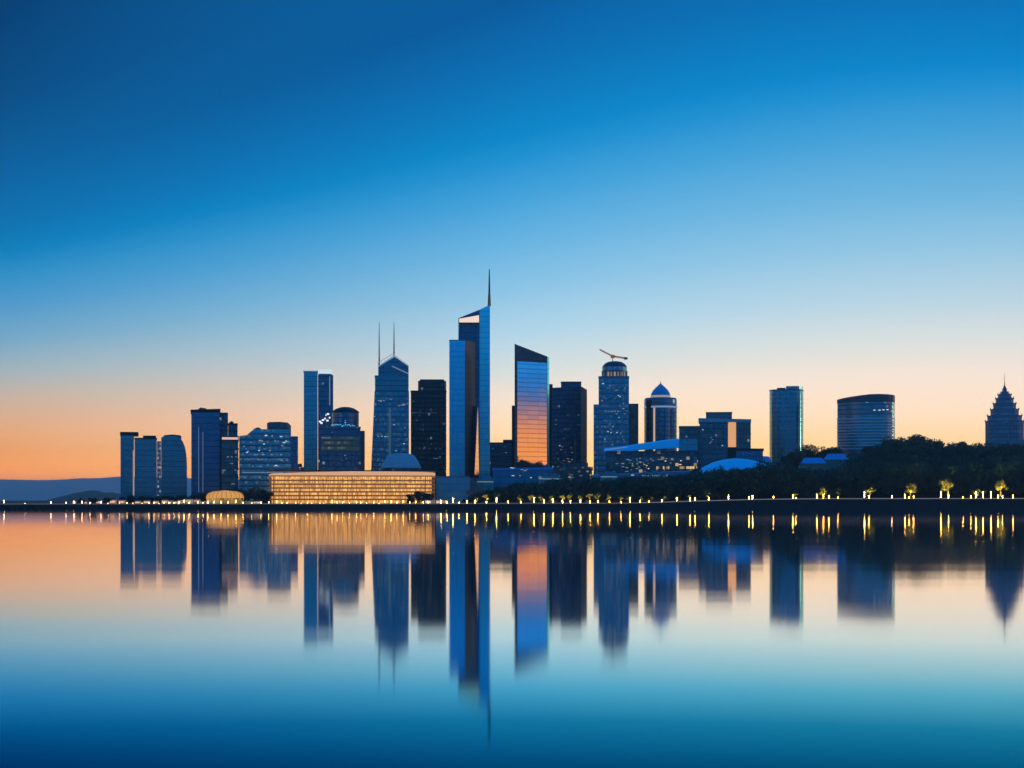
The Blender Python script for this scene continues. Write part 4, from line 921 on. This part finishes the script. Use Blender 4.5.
# golden low dome
S = Site(225, 912); o = (*S.p(225, 12), gz(S.C[0]))
t = thing('domed_pavilion', o, 'low golden glowing pavilion with a flattened dome roof, below the banded midrise', 'pavilion')
c = S.back(S.p(225), 12); Rr = S.m(19)
mb = MB(); mb.lathe(c, [(Rr*.94, o[2]), (Rr*.97, S.z(500)), (Rr, S.z(498))], 36); build('wall', mb, facade('amber lit wall panels', (.3, .18, .06, 1), .1, .5, 30, 2.0, 0, (.10, .06, .02, 1), .1, .14, .9, (1, .52, .12, 1), .55), t, o)
mb = MB(); mb.lathe(c, [(Rr, S.z(498)), (Rr*.98, S.z(495.5)), (Rr*.88, S.z(493)), (Rr*.68, S.z(491.3)), (Rr*.35, S.z(490.4)), (0, S.z(490.2))], 36); build('roof', mb, emis('glowing dome skin', (1, .43, .07, 1), .7, (.4, .25, .1, 1)), t, o, True)  # dome skin emits an even amber glow
mb = MB()
for k in range(24):
    an = 2*math.pi*k/24
    P3 = [(c[0]+Rr*f_*1.01*math.cos(an), c[1]+Rr*f_*1.01*math.sin(an), S.z(y)+.08) for f_, y in ((1, 498), (.98, 495.5), (.88, 493), (.68, 491.3), (.35, 490.4))]
    for p_, q_ in zip(P3, P3[1:]): mb.tube(p_, q_, .12, .12, 4)
build('roof_ribs', mb, M['bark'], t, o)

# ================================================================== foliage
def leaf_mesh(name, centers, radii, n, size, seed, keep=None, mat=None, flat=.75, core=None):
    """Many small leaf-clump faces through the volume of several lobes."""
    g = np.random.default_rng(seed); C_ = np.array(centers, float); R_ = np.array(radii, float)
    w = R_**2/np.sum(R_**2); idx = g.choice(len(C_), n, p=w)
    d = g.normal(size=(n, 3)); d /= np.linalg.norm(d, axis=1)[:, None]
    rr = R_[idx]*(.45+.6*g.random(n)**.6)
    P = C_[idx]+d*rr[:, None]*np.array([1, 1, flat])
    s = size*(.5+g.random(n))
    if core:      # a share of the clumps are big inner boughs
        K = np.array(core, float); m_ = n//5; ci = g.integers(len(K), size=m_); dd = g.normal(size=(m_, 3)); dd /= np.linalg.norm(dd, axis=1)[:, None]
        q_ = g.random(m_)**.4
        P[:m_] = K[ci, :3]+dd*np.stack([K[ci, 3]*q_, K[ci, 3]*q_, K[ci, 4]*q_], 1); s[:m_] *= 2.6
    a = g.normal(size=(n, 3)); a /= np.linalg.norm(a, axis=1)[:, None]
    b = np.cross(a, g.normal(size=(n, 3))); b /= np.linalg.norm(b, axis=1)[:, None]
    a *= s[:, None]; b *= (s*.6)[:, None]
    V_ = np.stack([P-a, P-b*.8, P+a, P+b], 1).reshape(-1, 3).astype(np.float32)
    me = bpy.data.meshes.new(name); me.vertices.add(4*n); me.vertices.foreach_set('co', V_.ravel())
    me.loops.add(4*n); me.loops.foreach_set('vertex_index', np.arange(4*n, dtype=np.int32))
    me.polygons.add(n); me.polygons.foreach_set('loop_start', np.arange(0, 4*n, 4, dtype=np.int32))
    at = me.attributes.new('leaf', 'FLOAT', 'FACE')
    lob = g.random(len(C_)); at.data.foreach_set('value', np.clip(lob[idx]*.65+g.random(n)*.35, 0, .99).astype(np.float32)*.7)
    me.update(); me.validate()
    if mat: me.materials.append(mat)
    return me
def crown_lobes(h, w, r, k, zb=.35):
    out = []; rad = []
    for i in range(k):
        a = r.uniform(0, 2*math.pi); q = r.random()**.6; z = r.uniform(zb, .88)
        wd = w*(1-abs((z-.55)/.55)**2*.6)
        out.append((math.cos(a)*q*wd*.62, math.sin(a)*q*wd*.62, z*h)); rad.append(r.uniform(.20, .34)*w)
    return out, rad
def trunk_mb(h, w, r, lobes, tr=None):
    mb = MB(); tr = tr or h*.028
    p = Vector((0, 0, -.3)); pts = [p]
    for i in range(1, 5): pts.append(Vector((r.uniform(-1, 1)*h*.015, r.uniform(-1, 1)*h*.015, h*.62*i/4)))
    for i in range(4): mb.tube(pts[i], pts[i+1], tr*(1-.17*i), tr*(1-.17*(i+1)), 8)
    for c_ in lobes[:8]:
        st = pts[2].lerp(pts[4], r.random()*.8); mb.tube(st, Vector(c_), tr*.38, tr*.12, 5)
    return mb
def make_tree(h, w, seed, leafmat, nleaf, lsize, name='tree', k=14, zb=.35):
    r = random.Random(seed); lob, rad = crown_lobes(h, w, r, k, zb)
    root = bpy.data.objects.new(name, None); COL.objects.link(root)
    build('trunk', trunk_mb(h, w, r, lob), M['bark'], root)
    link('crown', leaf_mesh('crown', lob, rad, nleaf, lsize, seed, mat=leafmat), None, root)
    return root

# the dark wood on the rise: one mass, with its outline broken by crowns
g = random.Random(99); cs, rs, core = [], [], []
tx = []
for row in range(7):
    y = 916+row*14
    x = -40-row*3
    while x < 420:
        pxx = 512+F*x/y
        if pxx > 1150: break
        top = ztop(x, y) if row < 6 else ztop(x, y)
        zg = ground_z(x, y)
        lim = CH+(HY-interp(pxx, TOPT))/F*y
        h = min(22, max(2.0, (lim-zg)*g.uniform(.95, 1.12)))
        if pxx > 464 and (row > 0 or pxx > 500):
            w = h*g.uniform(.55, .75); lob, rad = crown_lobes(h, w, g, 7, .18)
            cs += [(x+a, y+b, zg+c_) for a, b, c_ in lob]; rs += rad; core += [(x, y, zg+h*.5, w*.30, h*.36)]
        x += g.uniform(4, 8)
gi = np.random.default_rng(8)
tl = link('treeline', leaf_mesh('treeline', cs, rs, 200000, .62, 5, mat=M['leafdark'], core=core), None)
tag(tl, 'dense dark wood on the rise along the right bank, one unbroken mass of crowns', 'wood', kind='stuff')

# crowns that stand out of the wood against the sky
DT = []
for (pc, y0, D, hh, ww, lab) in ((814, 445.5, 1135, 17, 24, 'dark round tree against the sky between the rounded tower and the bowed tower'),
                                 (833, 448, 1135, 15, 18, 'smaller dark tree just left of the bowed tower, above blue roofs'),
                                 (793, 453, 1060, 16, 15, 'dark tree standing in front of the rounded tower foot'),
                                 (872, 446, 1010, 19, 16, 'dark tree covering the lower right corner of the bowed tower'),
                                 (893, 438.5, 1012, 21, 20, 'tall dark tree just right of the bowed tower, breaking the skyline'),
                                 (919, 435.5, 1012, 22, 23, 'tallest broad dark tree on top of the wooded rise'),
                                 (962, 440.5, 1012, 18, 15, 'round dark tree left of the stepped spired tower'),
                                 (1018, 444, 1012, 16, 15, 'dark tree at the foot of the stepped spired tower, at the right edge')):
    X = (pc-512)/F*D; zt_ = CH+(HY-y0)/F*D
    tr_ = make_tree(hh, ww*.7, int(pc), M['leafdark'], 10000, .48, 'tree', 30, .06)
    tr_.location = (X, D, zt_-hh*.98); tag(tr_, lab, 'tree'); 
# dark bushes on the left and centre waterfront
for (pc, y0, D, hh, ww, lab) in ((418, 491.5, 905, 7.5, 9, 'dark bushy tree at the right end of the golden building'),
                                 (428, 493, 903, 6, 8, 'lower dark bush beside the right end of the golden building'),
                                 (410, 494, 903, 5.5, 6, 'small dark bush in front of the golden building, left of two bigger ones'),
                                 (233, 488, 955, 8, 14, 'dark tree rising behind the golden dome'),
                                 (246, 488.5, 950, 9, 12, 'dark tree right of the golden dome'),
                                 (258, 487.5, 945, 9.5, 13, 'dark tree between the golden dome and the golden building'),
                                 (266, 490, 930, 8, 8, 'dark tree touching the left end of the golden building'),
                                 (203, 493, 950, 6.5, 12, 'low dark tree at the foot of the tall navy tower'),
                                 (188, 495.5, 945, 5.5, 10, 'low dark bush between the round-shouldered tower and the navy tower'),
                                 (81, 498, 900, 4.0, 5, 'dark bush behind the left shore, nearest the open water'),
                                 (93, 497.6, 900, 4.2, 6, 'middle dark bush of three on the left shore'),
                                 (107, 498, 900, 4.0, 5.5, 'dark bush on the left shore just before the capped slab tower')):
    X = (pc-512)/F*D
    tr_ = make_tree(hh, ww*.62, int(pc)+1000, M['leafdark'], 3200, .34, 'tree', 18, .06)
    tr_.location = (X, D, gz(X)); tag(tr_, lab, 'tree')
    tr_.scale = (1, 1, max(.5, (CH+(HY-y0)/F*D-gz(X))/(hh*.98)))
# hedge-like low shrubs under the left towers
HB = make_tree(4.6, 5.2, 555, M['leafdark'], 1200, .34, 'shrub', 9, .1)
tag(HB, 'low dark shrub in the row at the foot of the three left blue towers', 'shrub', 'dark shrubs under the left towers')
for i in range(15):
    pc = 122+i*4.6; X = (pc-512)/F*960; loc = (X, 960+rnd.uniform(-6, 6), gz(X))
    if i == 0: HB.location = loc; ob = HB
    else: ob = copy_thing(HB, loc)
    s_ = rnd.uniform(.8, 1.15); ob.scale = (s_, s_, s_); ob.rotation_euler[2] = rnd.uniform(0, 6)

def uplight(loc, watts, col=(1, .74, .16)):
    l_ = bpy.data.lights.new('tree_uplight', 'SPOT'); l_.spot_size = R(75); l_.spot_blend = .5; l_.energy = watts; l_.color = col; l_.shadow_soft_size = .12
    ob = bpy.data.objects.new('tree_uplight', l_); COL.objects.link(ob); ob.location = loc; ob.rotation_euler = (R(180-24), 0, 0)
# lit trees on the right promenade
for (pc, ytop, wpx, lab, mt, dens) in ((948, 475.5, 17, 'bright yellow floodlit tree, the biggest on the right promenade', 'leafyellow', 1.2),
                                  (1000.5, 478, 15, 'yellow-green lit tree nearest the right edge of the promenade', 'leafyellow', 1.1),
                                  (910.5, 482.5, 13, 'amber lit spreading tree between a green tree and a big yellow one', 'leafyellow', .75),
                                  (870, 484, 11, 'greenish lit tree with an open crown, left of a thin lamp post', 'leaf', .6),
                                  (822, 487.5, 10, 'amber lit bushy tree left of a slim upright tree', 'leafyellow', .8),
                                  (976.5, 489, 12, 'low sparse green lit tree between two bright yellow ones', 'leaf', .5),
                                  (838.5, 486.5, 4, 'slim upright lit tree right of an amber bushy one', 'leaf', .6),
                                  (795.5, 491.5, 7, 'small low green lit tree on the right promenade', 'leaf', .6),
                                  (708, 489, 6, 'small dim lit tree where the promenade starts to rise', 'leaf', .5)):
    D = 893; X = (pc-512)/F*D; h = CH+(HY-ytop)/F*D-gz(X); w = wpx/F*D
    tr_ = make_tree(h, w*.66, int(pc)+2000, M[mt], int(950*dens), .30, 'tree', 12, .42)
    tr_.location = (X, D, gz(X)); tag(tr_, lab, 'tree'); uplight((X, D-2.2, gz(X)+.5), 9000*(w/6)**1.6*h/7)
PT = [make_tree(6.2, 3.1, 900+i, M['leafyellow' if i % 2 else 'leaf'], 420, .24, 'tree', 9, .45) for i in range(3)]
PTL = 'small round lit tree in the row beneath the dark wood on the central promenade'
first = set()
for i, pc in enumerate((477, 486, 497, 519, 531, 541, 552, 562, 570, 580, 590, 598, 609, 621, 629, 642, 652, 664, 677, 690)):
    X = (pc-512)/F*891; loc = (X, 891+rnd.uniform(-1, 1), gz(X)); k = i % 3
    if k not in first: first.add(k); ob = PT[k]; ob.location = loc; tag(ob, PTL, 'tree', 'lit trees of the central promenade')
    else: ob = copy_thing(PT[k], loc)
    uplight((X, loc[1]-1.6, gz(X)+.4), 4000 if pc < 640 else 1500)
    s_ = rnd.uniform(.7, 1.15) if pc < 640 else rnd.uniform(.5, .75); ob.scale = (s_, s_, s_); ob.rotation_euler[2] = rnd.uniform(0, 6)

# ================================================================== street lamps along the shore
def make_lamp(h, mat, label, group, rad=.05):
    root = thing('street_lamp', (0, 0, 0), label, 'street lamp', group)
    mb = MB(); mb.tube((0, 0, -.1), (0, 0, .35), .17, .14, 8); mb.tube((0, 0, .35), (0, 0, .6), rad*1.1, rad*1.1, 8)
    build('base', mb, M['darksteel'], root)
    mb = MB(); mb.tube((0, 0, .6), (0, 0, h), rad, rad, 10); o_ = build('light_column', mb, mat, root)
    mb = MB(); mb.lathe((0, 0), [(rad*1.5, h), (rad*1.5, h+.08), (0, h+.16)], 10); build('cap', mb, M['darksteel'], o_)
    return root
def lamps(pxs, h, mat, label, group, Y=883.0, rad=.05):
    L0 = make_lamp(h, mat, label, group, rad)
    for i, pc in enumerate(pxs):
        X = (pc-512)/F*Y; loc = (X, Y, gz(X))
        if i == 0: L0.location = loc; ob = L0
        else: ob = copy_thing(L0, loc)
        ob.scale = (1, 1, rnd.choice((.35, .5, .6, .75, .9, 1.2)))
lamps((709, 728.5, 749, 752.5, 773.5, 793, 796, 817, 823.5, 829, 838, 864.5, 869, 905, 909, 913.5, 941, 948.5, 963, 971, 976, 983, 991, 998, 1002.5, 1013), 3.4, M['lamp'],
      'low amber street lamp on the raised right promenade', 'street lamps of the right promenade')
lamps((892,), 4.2, M['lampw'], 'thin taller pale street lamp standing alone on the right promenade', None)
lamps((441, 447, 453, 459, 467, 475, 486.5, 496.5, 508, 521, 534, 544, 553, 562.5, 570.5, 580.5, 590, 598, 609.5, 621, 630, 640, 649, 662, 677, 690, 695), 2.8, M['lamp'],
      'amber street lamp among the small lit trees on the central promenade', 'street lamps of the central promenade')
lamps((4, 25, 51, 66, 74, 82, 90, 101, 108, 119.5), 2.0, M['lampw'], 'pale street lamp along the low left shore', 'street lamps of the left shore')
lamps((127, 133, 142, 149, 154, 159, 164, 169, 174, 179, 184, 189, 198, 203, 208, 214, 221, 228, 236, 243, 252, 261), 1.9, M['lampdim'],
      'amber street lamp on the waterfront below the left towers', 'street lamps below the left towers')
lamps([270+6.1*i+rnd.uniform(-1.4, 1.4) for i in range(27)], 1.7, M['lampdim'], 'amber street lamp in front of the golden building', 'street lamps before the golden building')

# ================================================================== small waterfront buildings, kiosks, breakwater
houses = [(76, 6, 499.8), (85.5, 5, 500.6), (99, 5, 499.6), (113, 6, 498.2), (122, 6, 499), (138, 5, 500), (147, 6, 499.6), (156, 5, 500), (165, 6, 498.6), (171, 5, 499.6), (181, 6, 498.8), (189, 7, 497.6), (197, 6, 498)]
H0 = None
for i, (pc, w, y) in enumerate(houses):
    S = Site(pc, 905); X = S.C[0]; z0 = gz(X); z1 = S.z(y); wm = S.m(w)
    mb = MB(); ht = z1-z0
    if H0 is None:
        H0 = thing('shore_house', (0, 0, 0), 'small pale lit house on the low left shore', 'house', 'small houses on the left shore')
        mb.box((0, 0, 0), (3, 3, 2.6)); build('wall', mb, emis('plaster with added glow', (1, .52, .34, 1), .28, (.42, .33, .27, 1)), H0)  # lit look of the walls is put in as emission
        mb = MB()
        A_, B_, C_, D_ = (-1.7, -1.7), (1.7, -1.7), (1.7, 1.7), (-1.7, 1.7)
        r0, r1 = (-.9, 0), (.9, 0)
        mb.face([(*A_, 2.6), (*B_, 2.6), (*r1, 3.6), (*r0, 3.6)]); mb.face([(*B_, 2.6), (*C_, 2.6), (*r1, 3.6)]); mb.face([(*C_, 2.6), (*D_, 2.6), (*r0, 3.6), (*r1, 3.6)]); mb.face([(*D_, 2.6), (*A_, 2.6), (*r0, 3.6)])
        build('roof', mb, M['tile'], H0)
        for dx in (-.9, 0, .9):
            mb = MB(); mb.box((dx, -1.53, 1.0), (.5, .08, .9)); build('window', mb, M['litwarm'], H0)
        ob = H0
    else: ob = copy_thing(H0, (0, 0, 0))
    ob.location = (X, 905, z0); ob.scale = (wm/3.2, 1.2, max(.5, ht/3.6))
def kiosk(name, a_, b_, y, lab, mat, cat):
    S = Site((a_+b_)/2, 890); o = (S.C[0], S.C[1], gz(S.C[0])); t = thing(name, o, lab, cat)
    poly = S.rect(a_, b_, 3); zt_ = S.z(y); zt_ = max(zt_, o[2]+1.6)
    mb = MB(); mb.prism(poly, o[2], zt_-.35); build('lit_front', mb, mat, t, o)
    mb = MB(); mb.prism(offset(poly, .4), zt_-.35, zt_); build('roof', mb, M['white'], t, o)
    build('posts', fins(poly, o[2], zt_-.35, 3.0, .25, .3, [0]), M['white'], t, o)
kg = facade('kiosk glow', (.5, .45, .4, 1), .1, .5, 30, 1.6, 0, (.4, .38, .35, 1), .1, .15, .75, (1, .78, .55, 1), .8)
kiosk('kiosk', 168, 191, 502.6, 'long low white kiosk with lit bays, farther from the golden dome', kg, 'kiosk')
kiosk('kiosk', 193, 205, 502.4, 'short white lit kiosk between a long one and the golden dome', kg, 'kiosk')
kiosk('kiosk', 206, 219, 502.8, 'white lit kiosk directly in front of the golden dome', kg, 'kiosk')
kiosk('kiosk', 244.5, 262, 502.8, 'low white lit kiosk between the golden dome and the golden building', kg, 'kiosk')
kiosk('kiosk', 436, 446.5, 500.3, 'lit kiosk just right of the golden building on the promenade', kg, 'kiosk')
kiosk('kiosk', 425, 435, 500.3, 'lit kiosk under the right corner of the golden building', kg, 'kiosk')
mb = MB(); S = Site(232, 872); mb.prism(S.rect(219, 245, 9), -2, 2.2)
o = (S.C[0], S.C[1], 0); t = thing('pier', o, 'short dark landing stage before the golden dome', 'pier'); build('deck', mb, M['dark'], t, o)
mb = MB()
for i in range(7):
    x_, y_ = S.p(220+i*4, -.4); mb.tube((x_, y_, -2), (x_, y_, 2.9), .2, .2, 6)
build('piles', mb, M['bark'], t, o)
r = random.Random(3); mb = MB()
for i in range(150):
    x_ = (r.uniform(-60, 36)-512)/F*820; y_ = 820+r.uniform(-9, 9); s_ = r.uniform(.7, 1.9)
    hh_ = max(.1, 1.5-abs(y_-820)*.16); n = 7
    ph = r.uniform(0, 6)
    P = [(x_+s_*r.uniform(.7, 1.1)*math.cos(ph+6.283*k/n), y_+s_*r.uniform(.7, 1.1)*math.sin(ph+6.283*k/n)) for k in range(n)]
    mb.prism(P, -1.0, [hh_*r.uniform(.4, 1.1) for _ in range(n)])
tag(build('breakwater', mb, M['rock'], org=(-270, 820, 0)), 'low dark rock breakwater running out of the left edge', 'breakwater')

# ================================================================== air
HZ = bpy.data.materials.new('evening haze'); HZ.use_nodes = True
nt = HZ.node_tree; nt.nodes.remove(nt.nodes['Principled BSDF'])
pv = nt.nodes.new('ShaderNodeVolumePrincipled'); pv.inputs['Density'].default_value = HAZE; pv.inputs['Color'].default_value = (.86, .93, 1, 1); pv.inputs['Anisotropy'].default_value = .55
nt.links.new(pv.outputs[0], nt.nodes['Material Output'].inputs['Volume'])
mb = MB(); mb.box((0, 7000, -4), (42000, 27000, 244)); tag(build('haze', mb, HZ), kind='stuff')
# ================================================================== sky
w = bpy.data.worlds.new('World'); SC.world = w; w.use_nodes = True
nt = w.node_tree; L = nt.links; bg = nt.nodes['Background']
tc = nt.nodes.new('ShaderNodeTexCoord'); sp = nt.nodes.new('ShaderNodeSeparateXYZ'); L.new(tc.outputs['Generated'], sp.inputs[0])
el = math_node(nt, 'MULTIPLY', math_node(nt, 'ARCSINE', sp.outputs[2]), 180/math.pi)
az = math_node(nt, 'MULTIPLY', math_node(nt, 'ARCTAN2', sp.outputs[0], sp.outputs[1]), 180/math.pi)
azc = math_node(nt, 'MINIMUM', math_node(nt, 'MAXIMUM', az, -18.0), 18.0)
scl = math_node(nt, 'ADD', math_node(nt, 'MULTIPLY_ADD', azc, -.0192, 1.0), math_node(nt, 'MULTIPLY', math_node(nt, 'MULTIPLY', azc, azc), .00065))
elt = math_node(nt, 'MULTIPLY', el, scl)      # the glow stands higher towards the right
def ramp(stops, k_=1.0, coord=None, far=True):
    rp = nt.nodes.new('ShaderNodeValToRGB'); e = rp.color_ramp.elements; rp.color_ramp.interpolation = 'B_SPLINE' if False else 'EASE' if False else 'LINEAR'
    L.new(math_node(nt, 'DIVIDE', math_node(nt, 'ADD', coord if coord is not None else el, 2.0), 32.0), rp.inputs[0])
    while len(e) < len(stops): e.new(.5)
    for k, (d, c_) in zip(e, stops):       # the air in front takes its share, so the sky behind is that much stronger
        T = math.exp(-HAZE*min(232/math.sin(R(max(d, .4))), 20000)); AIR = (.08, .12, .30)
        v = [max(0.0, (q-a_*(1-T))/T)/3 for q, a_ in zip(lin(*c_)[:3], AIR)] if far else [q/3 for q in lin(*c_)[:3]]
        k.position = (max(d*k_, -2)+2)/32; k.color = (*v, 1)
    sc_ = nt.nodes.new('ShaderNodeVectorMath'); sc_.operation = 'SCALE'; sc_.inputs[3].default_value = 3; L.new(rp.outputs[0], sc_.inputs[0])
    return sc_.outputs[0]
ey = lambda y: math.degrees(math.atan((HY-y)/F))
SKYL = [(-2, (222, 140, 98)), (ey(478), (230, 148, 104)), (ey(455), (232, 158, 114)), (ey(430), (224, 168, 134)), (ey(405), (202, 177, 160)), (ey(380), (166, 179, 186)), (ey(350), (122, 168, 198)), (ey(318), (84, 154, 203)), (ey(290), (54, 144, 198)), (ey(266), (18, 128, 190)), (ey(244), (0, 116, 180)), (ey(190), (0, 100, 162)), (ey(120), (0, 78, 136)), (ey(0), (0, 54, 106)), (18.4, (0, 66, 122)), (29.5/1.4, (14, 108, 172))]
SKYC = [(-2, (252, 188, 122)), (ey(478), (253, 198, 136)), (ey(450), (254, 210, 160)), (ey(425), (255, 223, 190)), (ey(400), (246, 226, 210)), (ey(372), (215, 222, 222)), (ey(335), (178, 213, 233)), (ey(290), (140, 196, 230)), (ey(245), (106, 180, 226)), (ey(200), (70, 163, 219)), (ey(162), (36, 146, 210)), (ey(138), (8, 136, 202)), (ey(112), (0, 126, 194)), (ey(60), (0, 108, 178)), (ey(0), (0, 90, 158)), (29.5, (14, 112, 178))]
SKYR = [(-2, (250, 192, 132)), (ey(470), (251, 200, 142)), (ey(440), (252, 214, 172)), (ey(415), (252, 224, 200)), (ey(385), (248, 227, 214)), (ey(350), (222, 224, 222)), (ey(310), (188, 212, 226)), (ey(260), (150, 198, 226)), (ey(210), (112, 181, 222)), (ey(150), (72, 161, 215)), (ey(104), (32, 143, 209)), (ey(82), (4, 133, 204)), (ey(66), (0, 127, 198)), (ey(0), (0, 108, 180)), (29.5/.865, (16, 116, 182))]
SIDE = [(-2, (240, 140, 72)), (ey(478), (243, 150, 82)), (ey(450), (240, 150, 92)), (ey(430), (225, 140, 105)), (ey(415), (170, 125, 135)), (ey(402), (95, 110, 160)), (ey(385), (45, 115, 190)), (ey(362), (30, 130, 215)), (ey(300), (20, 120, 205)), (ey(100), (4, 90, 165)), (29.5, (14, 108, 172))]
BACK = [(-2, (2, 64, 106)), (.5, (3, 75, 120)), (2.5, (4, 92, 146)), (4.2, (8, 116, 180)), (6.5, (20, 148, 220)), (12, (16, 118, 188)), (20, (6, 88, 156)), (29.5, (14, 104, 168))]
cl, cc_, cr_, cs_, cb_ = ramp(SKYL, 1.556, elt), ramp(SKYC, 1.0, elt), ramp(SKYR, .865, elt), ramp(SIDE), ramp(BACK)
def mr(x, a, b):
    n = nt.nodes.new('ShaderNodeMapRange'); n.interpolation_type = 'SMOOTHSTEP'; L.new(x, n.inputs[0]); n.inputs[1].default_value = a; n.inputs[2].default_value = b; return n.outputs[0]
def mrl(x, a, b):
    n = nt.nodes.new('ShaderNodeMapRange'); L.new(x, n.inputs[0]); n.inputs[1].default_value = a; n.inputs[2].default_value = b; return n.outputs[0]
c1 = mixc(nt, mrl(az, -18.5, 0), cl, cc_); c2 = mixc(nt, mrl(az, 0, 18.5), c1, cr_)
aa = math_node(nt, 'ABSOLUTE', az)
c3 = mixc(nt, mr(aa, 45, 95), c2, cs_); c4 = mixc(nt, mr(aa, 128, 146), c3, cb_)
# the physical twilight sky adds its own share
sky = nt.nodes.new('ShaderNodeTexSky'); sky.sky_type = 'NISHITA'; sky.sun_disc = False
SUN_EL, SUN_AZ = 1.5, 78.0
sky.sun_elevation = R(SUN_EL); sky.sun_rotation = R(SUN_AZ)
n = nt.nodes.new('ShaderNodeVectorMath'); n.operation = 'SCALE'; L.new(sky.outputs[0], n.inputs[0]); n.inputs[3].default_value = .0005
n2 = nt.nodes.new('ShaderNodeVectorMath'); n2.operation = 'ADD'; L.new(c4, n2.inputs[0]); L.new(n.outputs[0], n2.inputs[1])
L.new(n2.outputs[0], bg.inputs[0]); bg.inputs[1].default_value = 1.0
sl = bpy.data.lights.new('sun', 'SUN'); sl.energy = .35; sl.angle = R(.5); sl.color = (1, .62, .36)
so = bpy.data.objects.new('sun', sl); COL.objects.link(so)
dirv = Vector((math.sin(R(SUN_AZ))*math.cos(R(SUN_EL)), math.cos(R(SUN_AZ))*math.cos(R(SUN_EL)), math.sin(R(SUN_EL))))
so.rotation_euler = (-dirv).to_track_quat('-Z', 'Y').to_euler(); so.location = (900, 200, 300)

# ================================================================== camera and render
cam = bpy.data.cameras.new('camera'); co = bpy.data.objects.new('camera', cam); COL.objects.link(co)
co.location = (0, 0, CH); co.rotation_euler = (R(90), 0, 0)
cam.sensor_width = 36; cam.lens = F*36/1024; cam.shift_y = (HY-384)/1024; cam.clip_start = .5; cam.clip_end = 80000
SC.camera = co
vs = SC.view_settings; vs.view_transform = 'Standard'; vs.look = 'None'; vs.exposure = 0; vs.gamma = 1; vs.use_curve_mapping = False
SC.render.engine = 'CYCLES'; cy = SC.cycles
cy.use_denoising = True; cy.max_bounces = 6; cy.diffuse_bounces = 2; cy.glossy_bounces = 4; cy.transmission_bounces = 2; cy.volume_bounces = 0
cy.sample_clamp_indirect = 6; cy.use_light_tree = True; cy.caustics_reflective = True
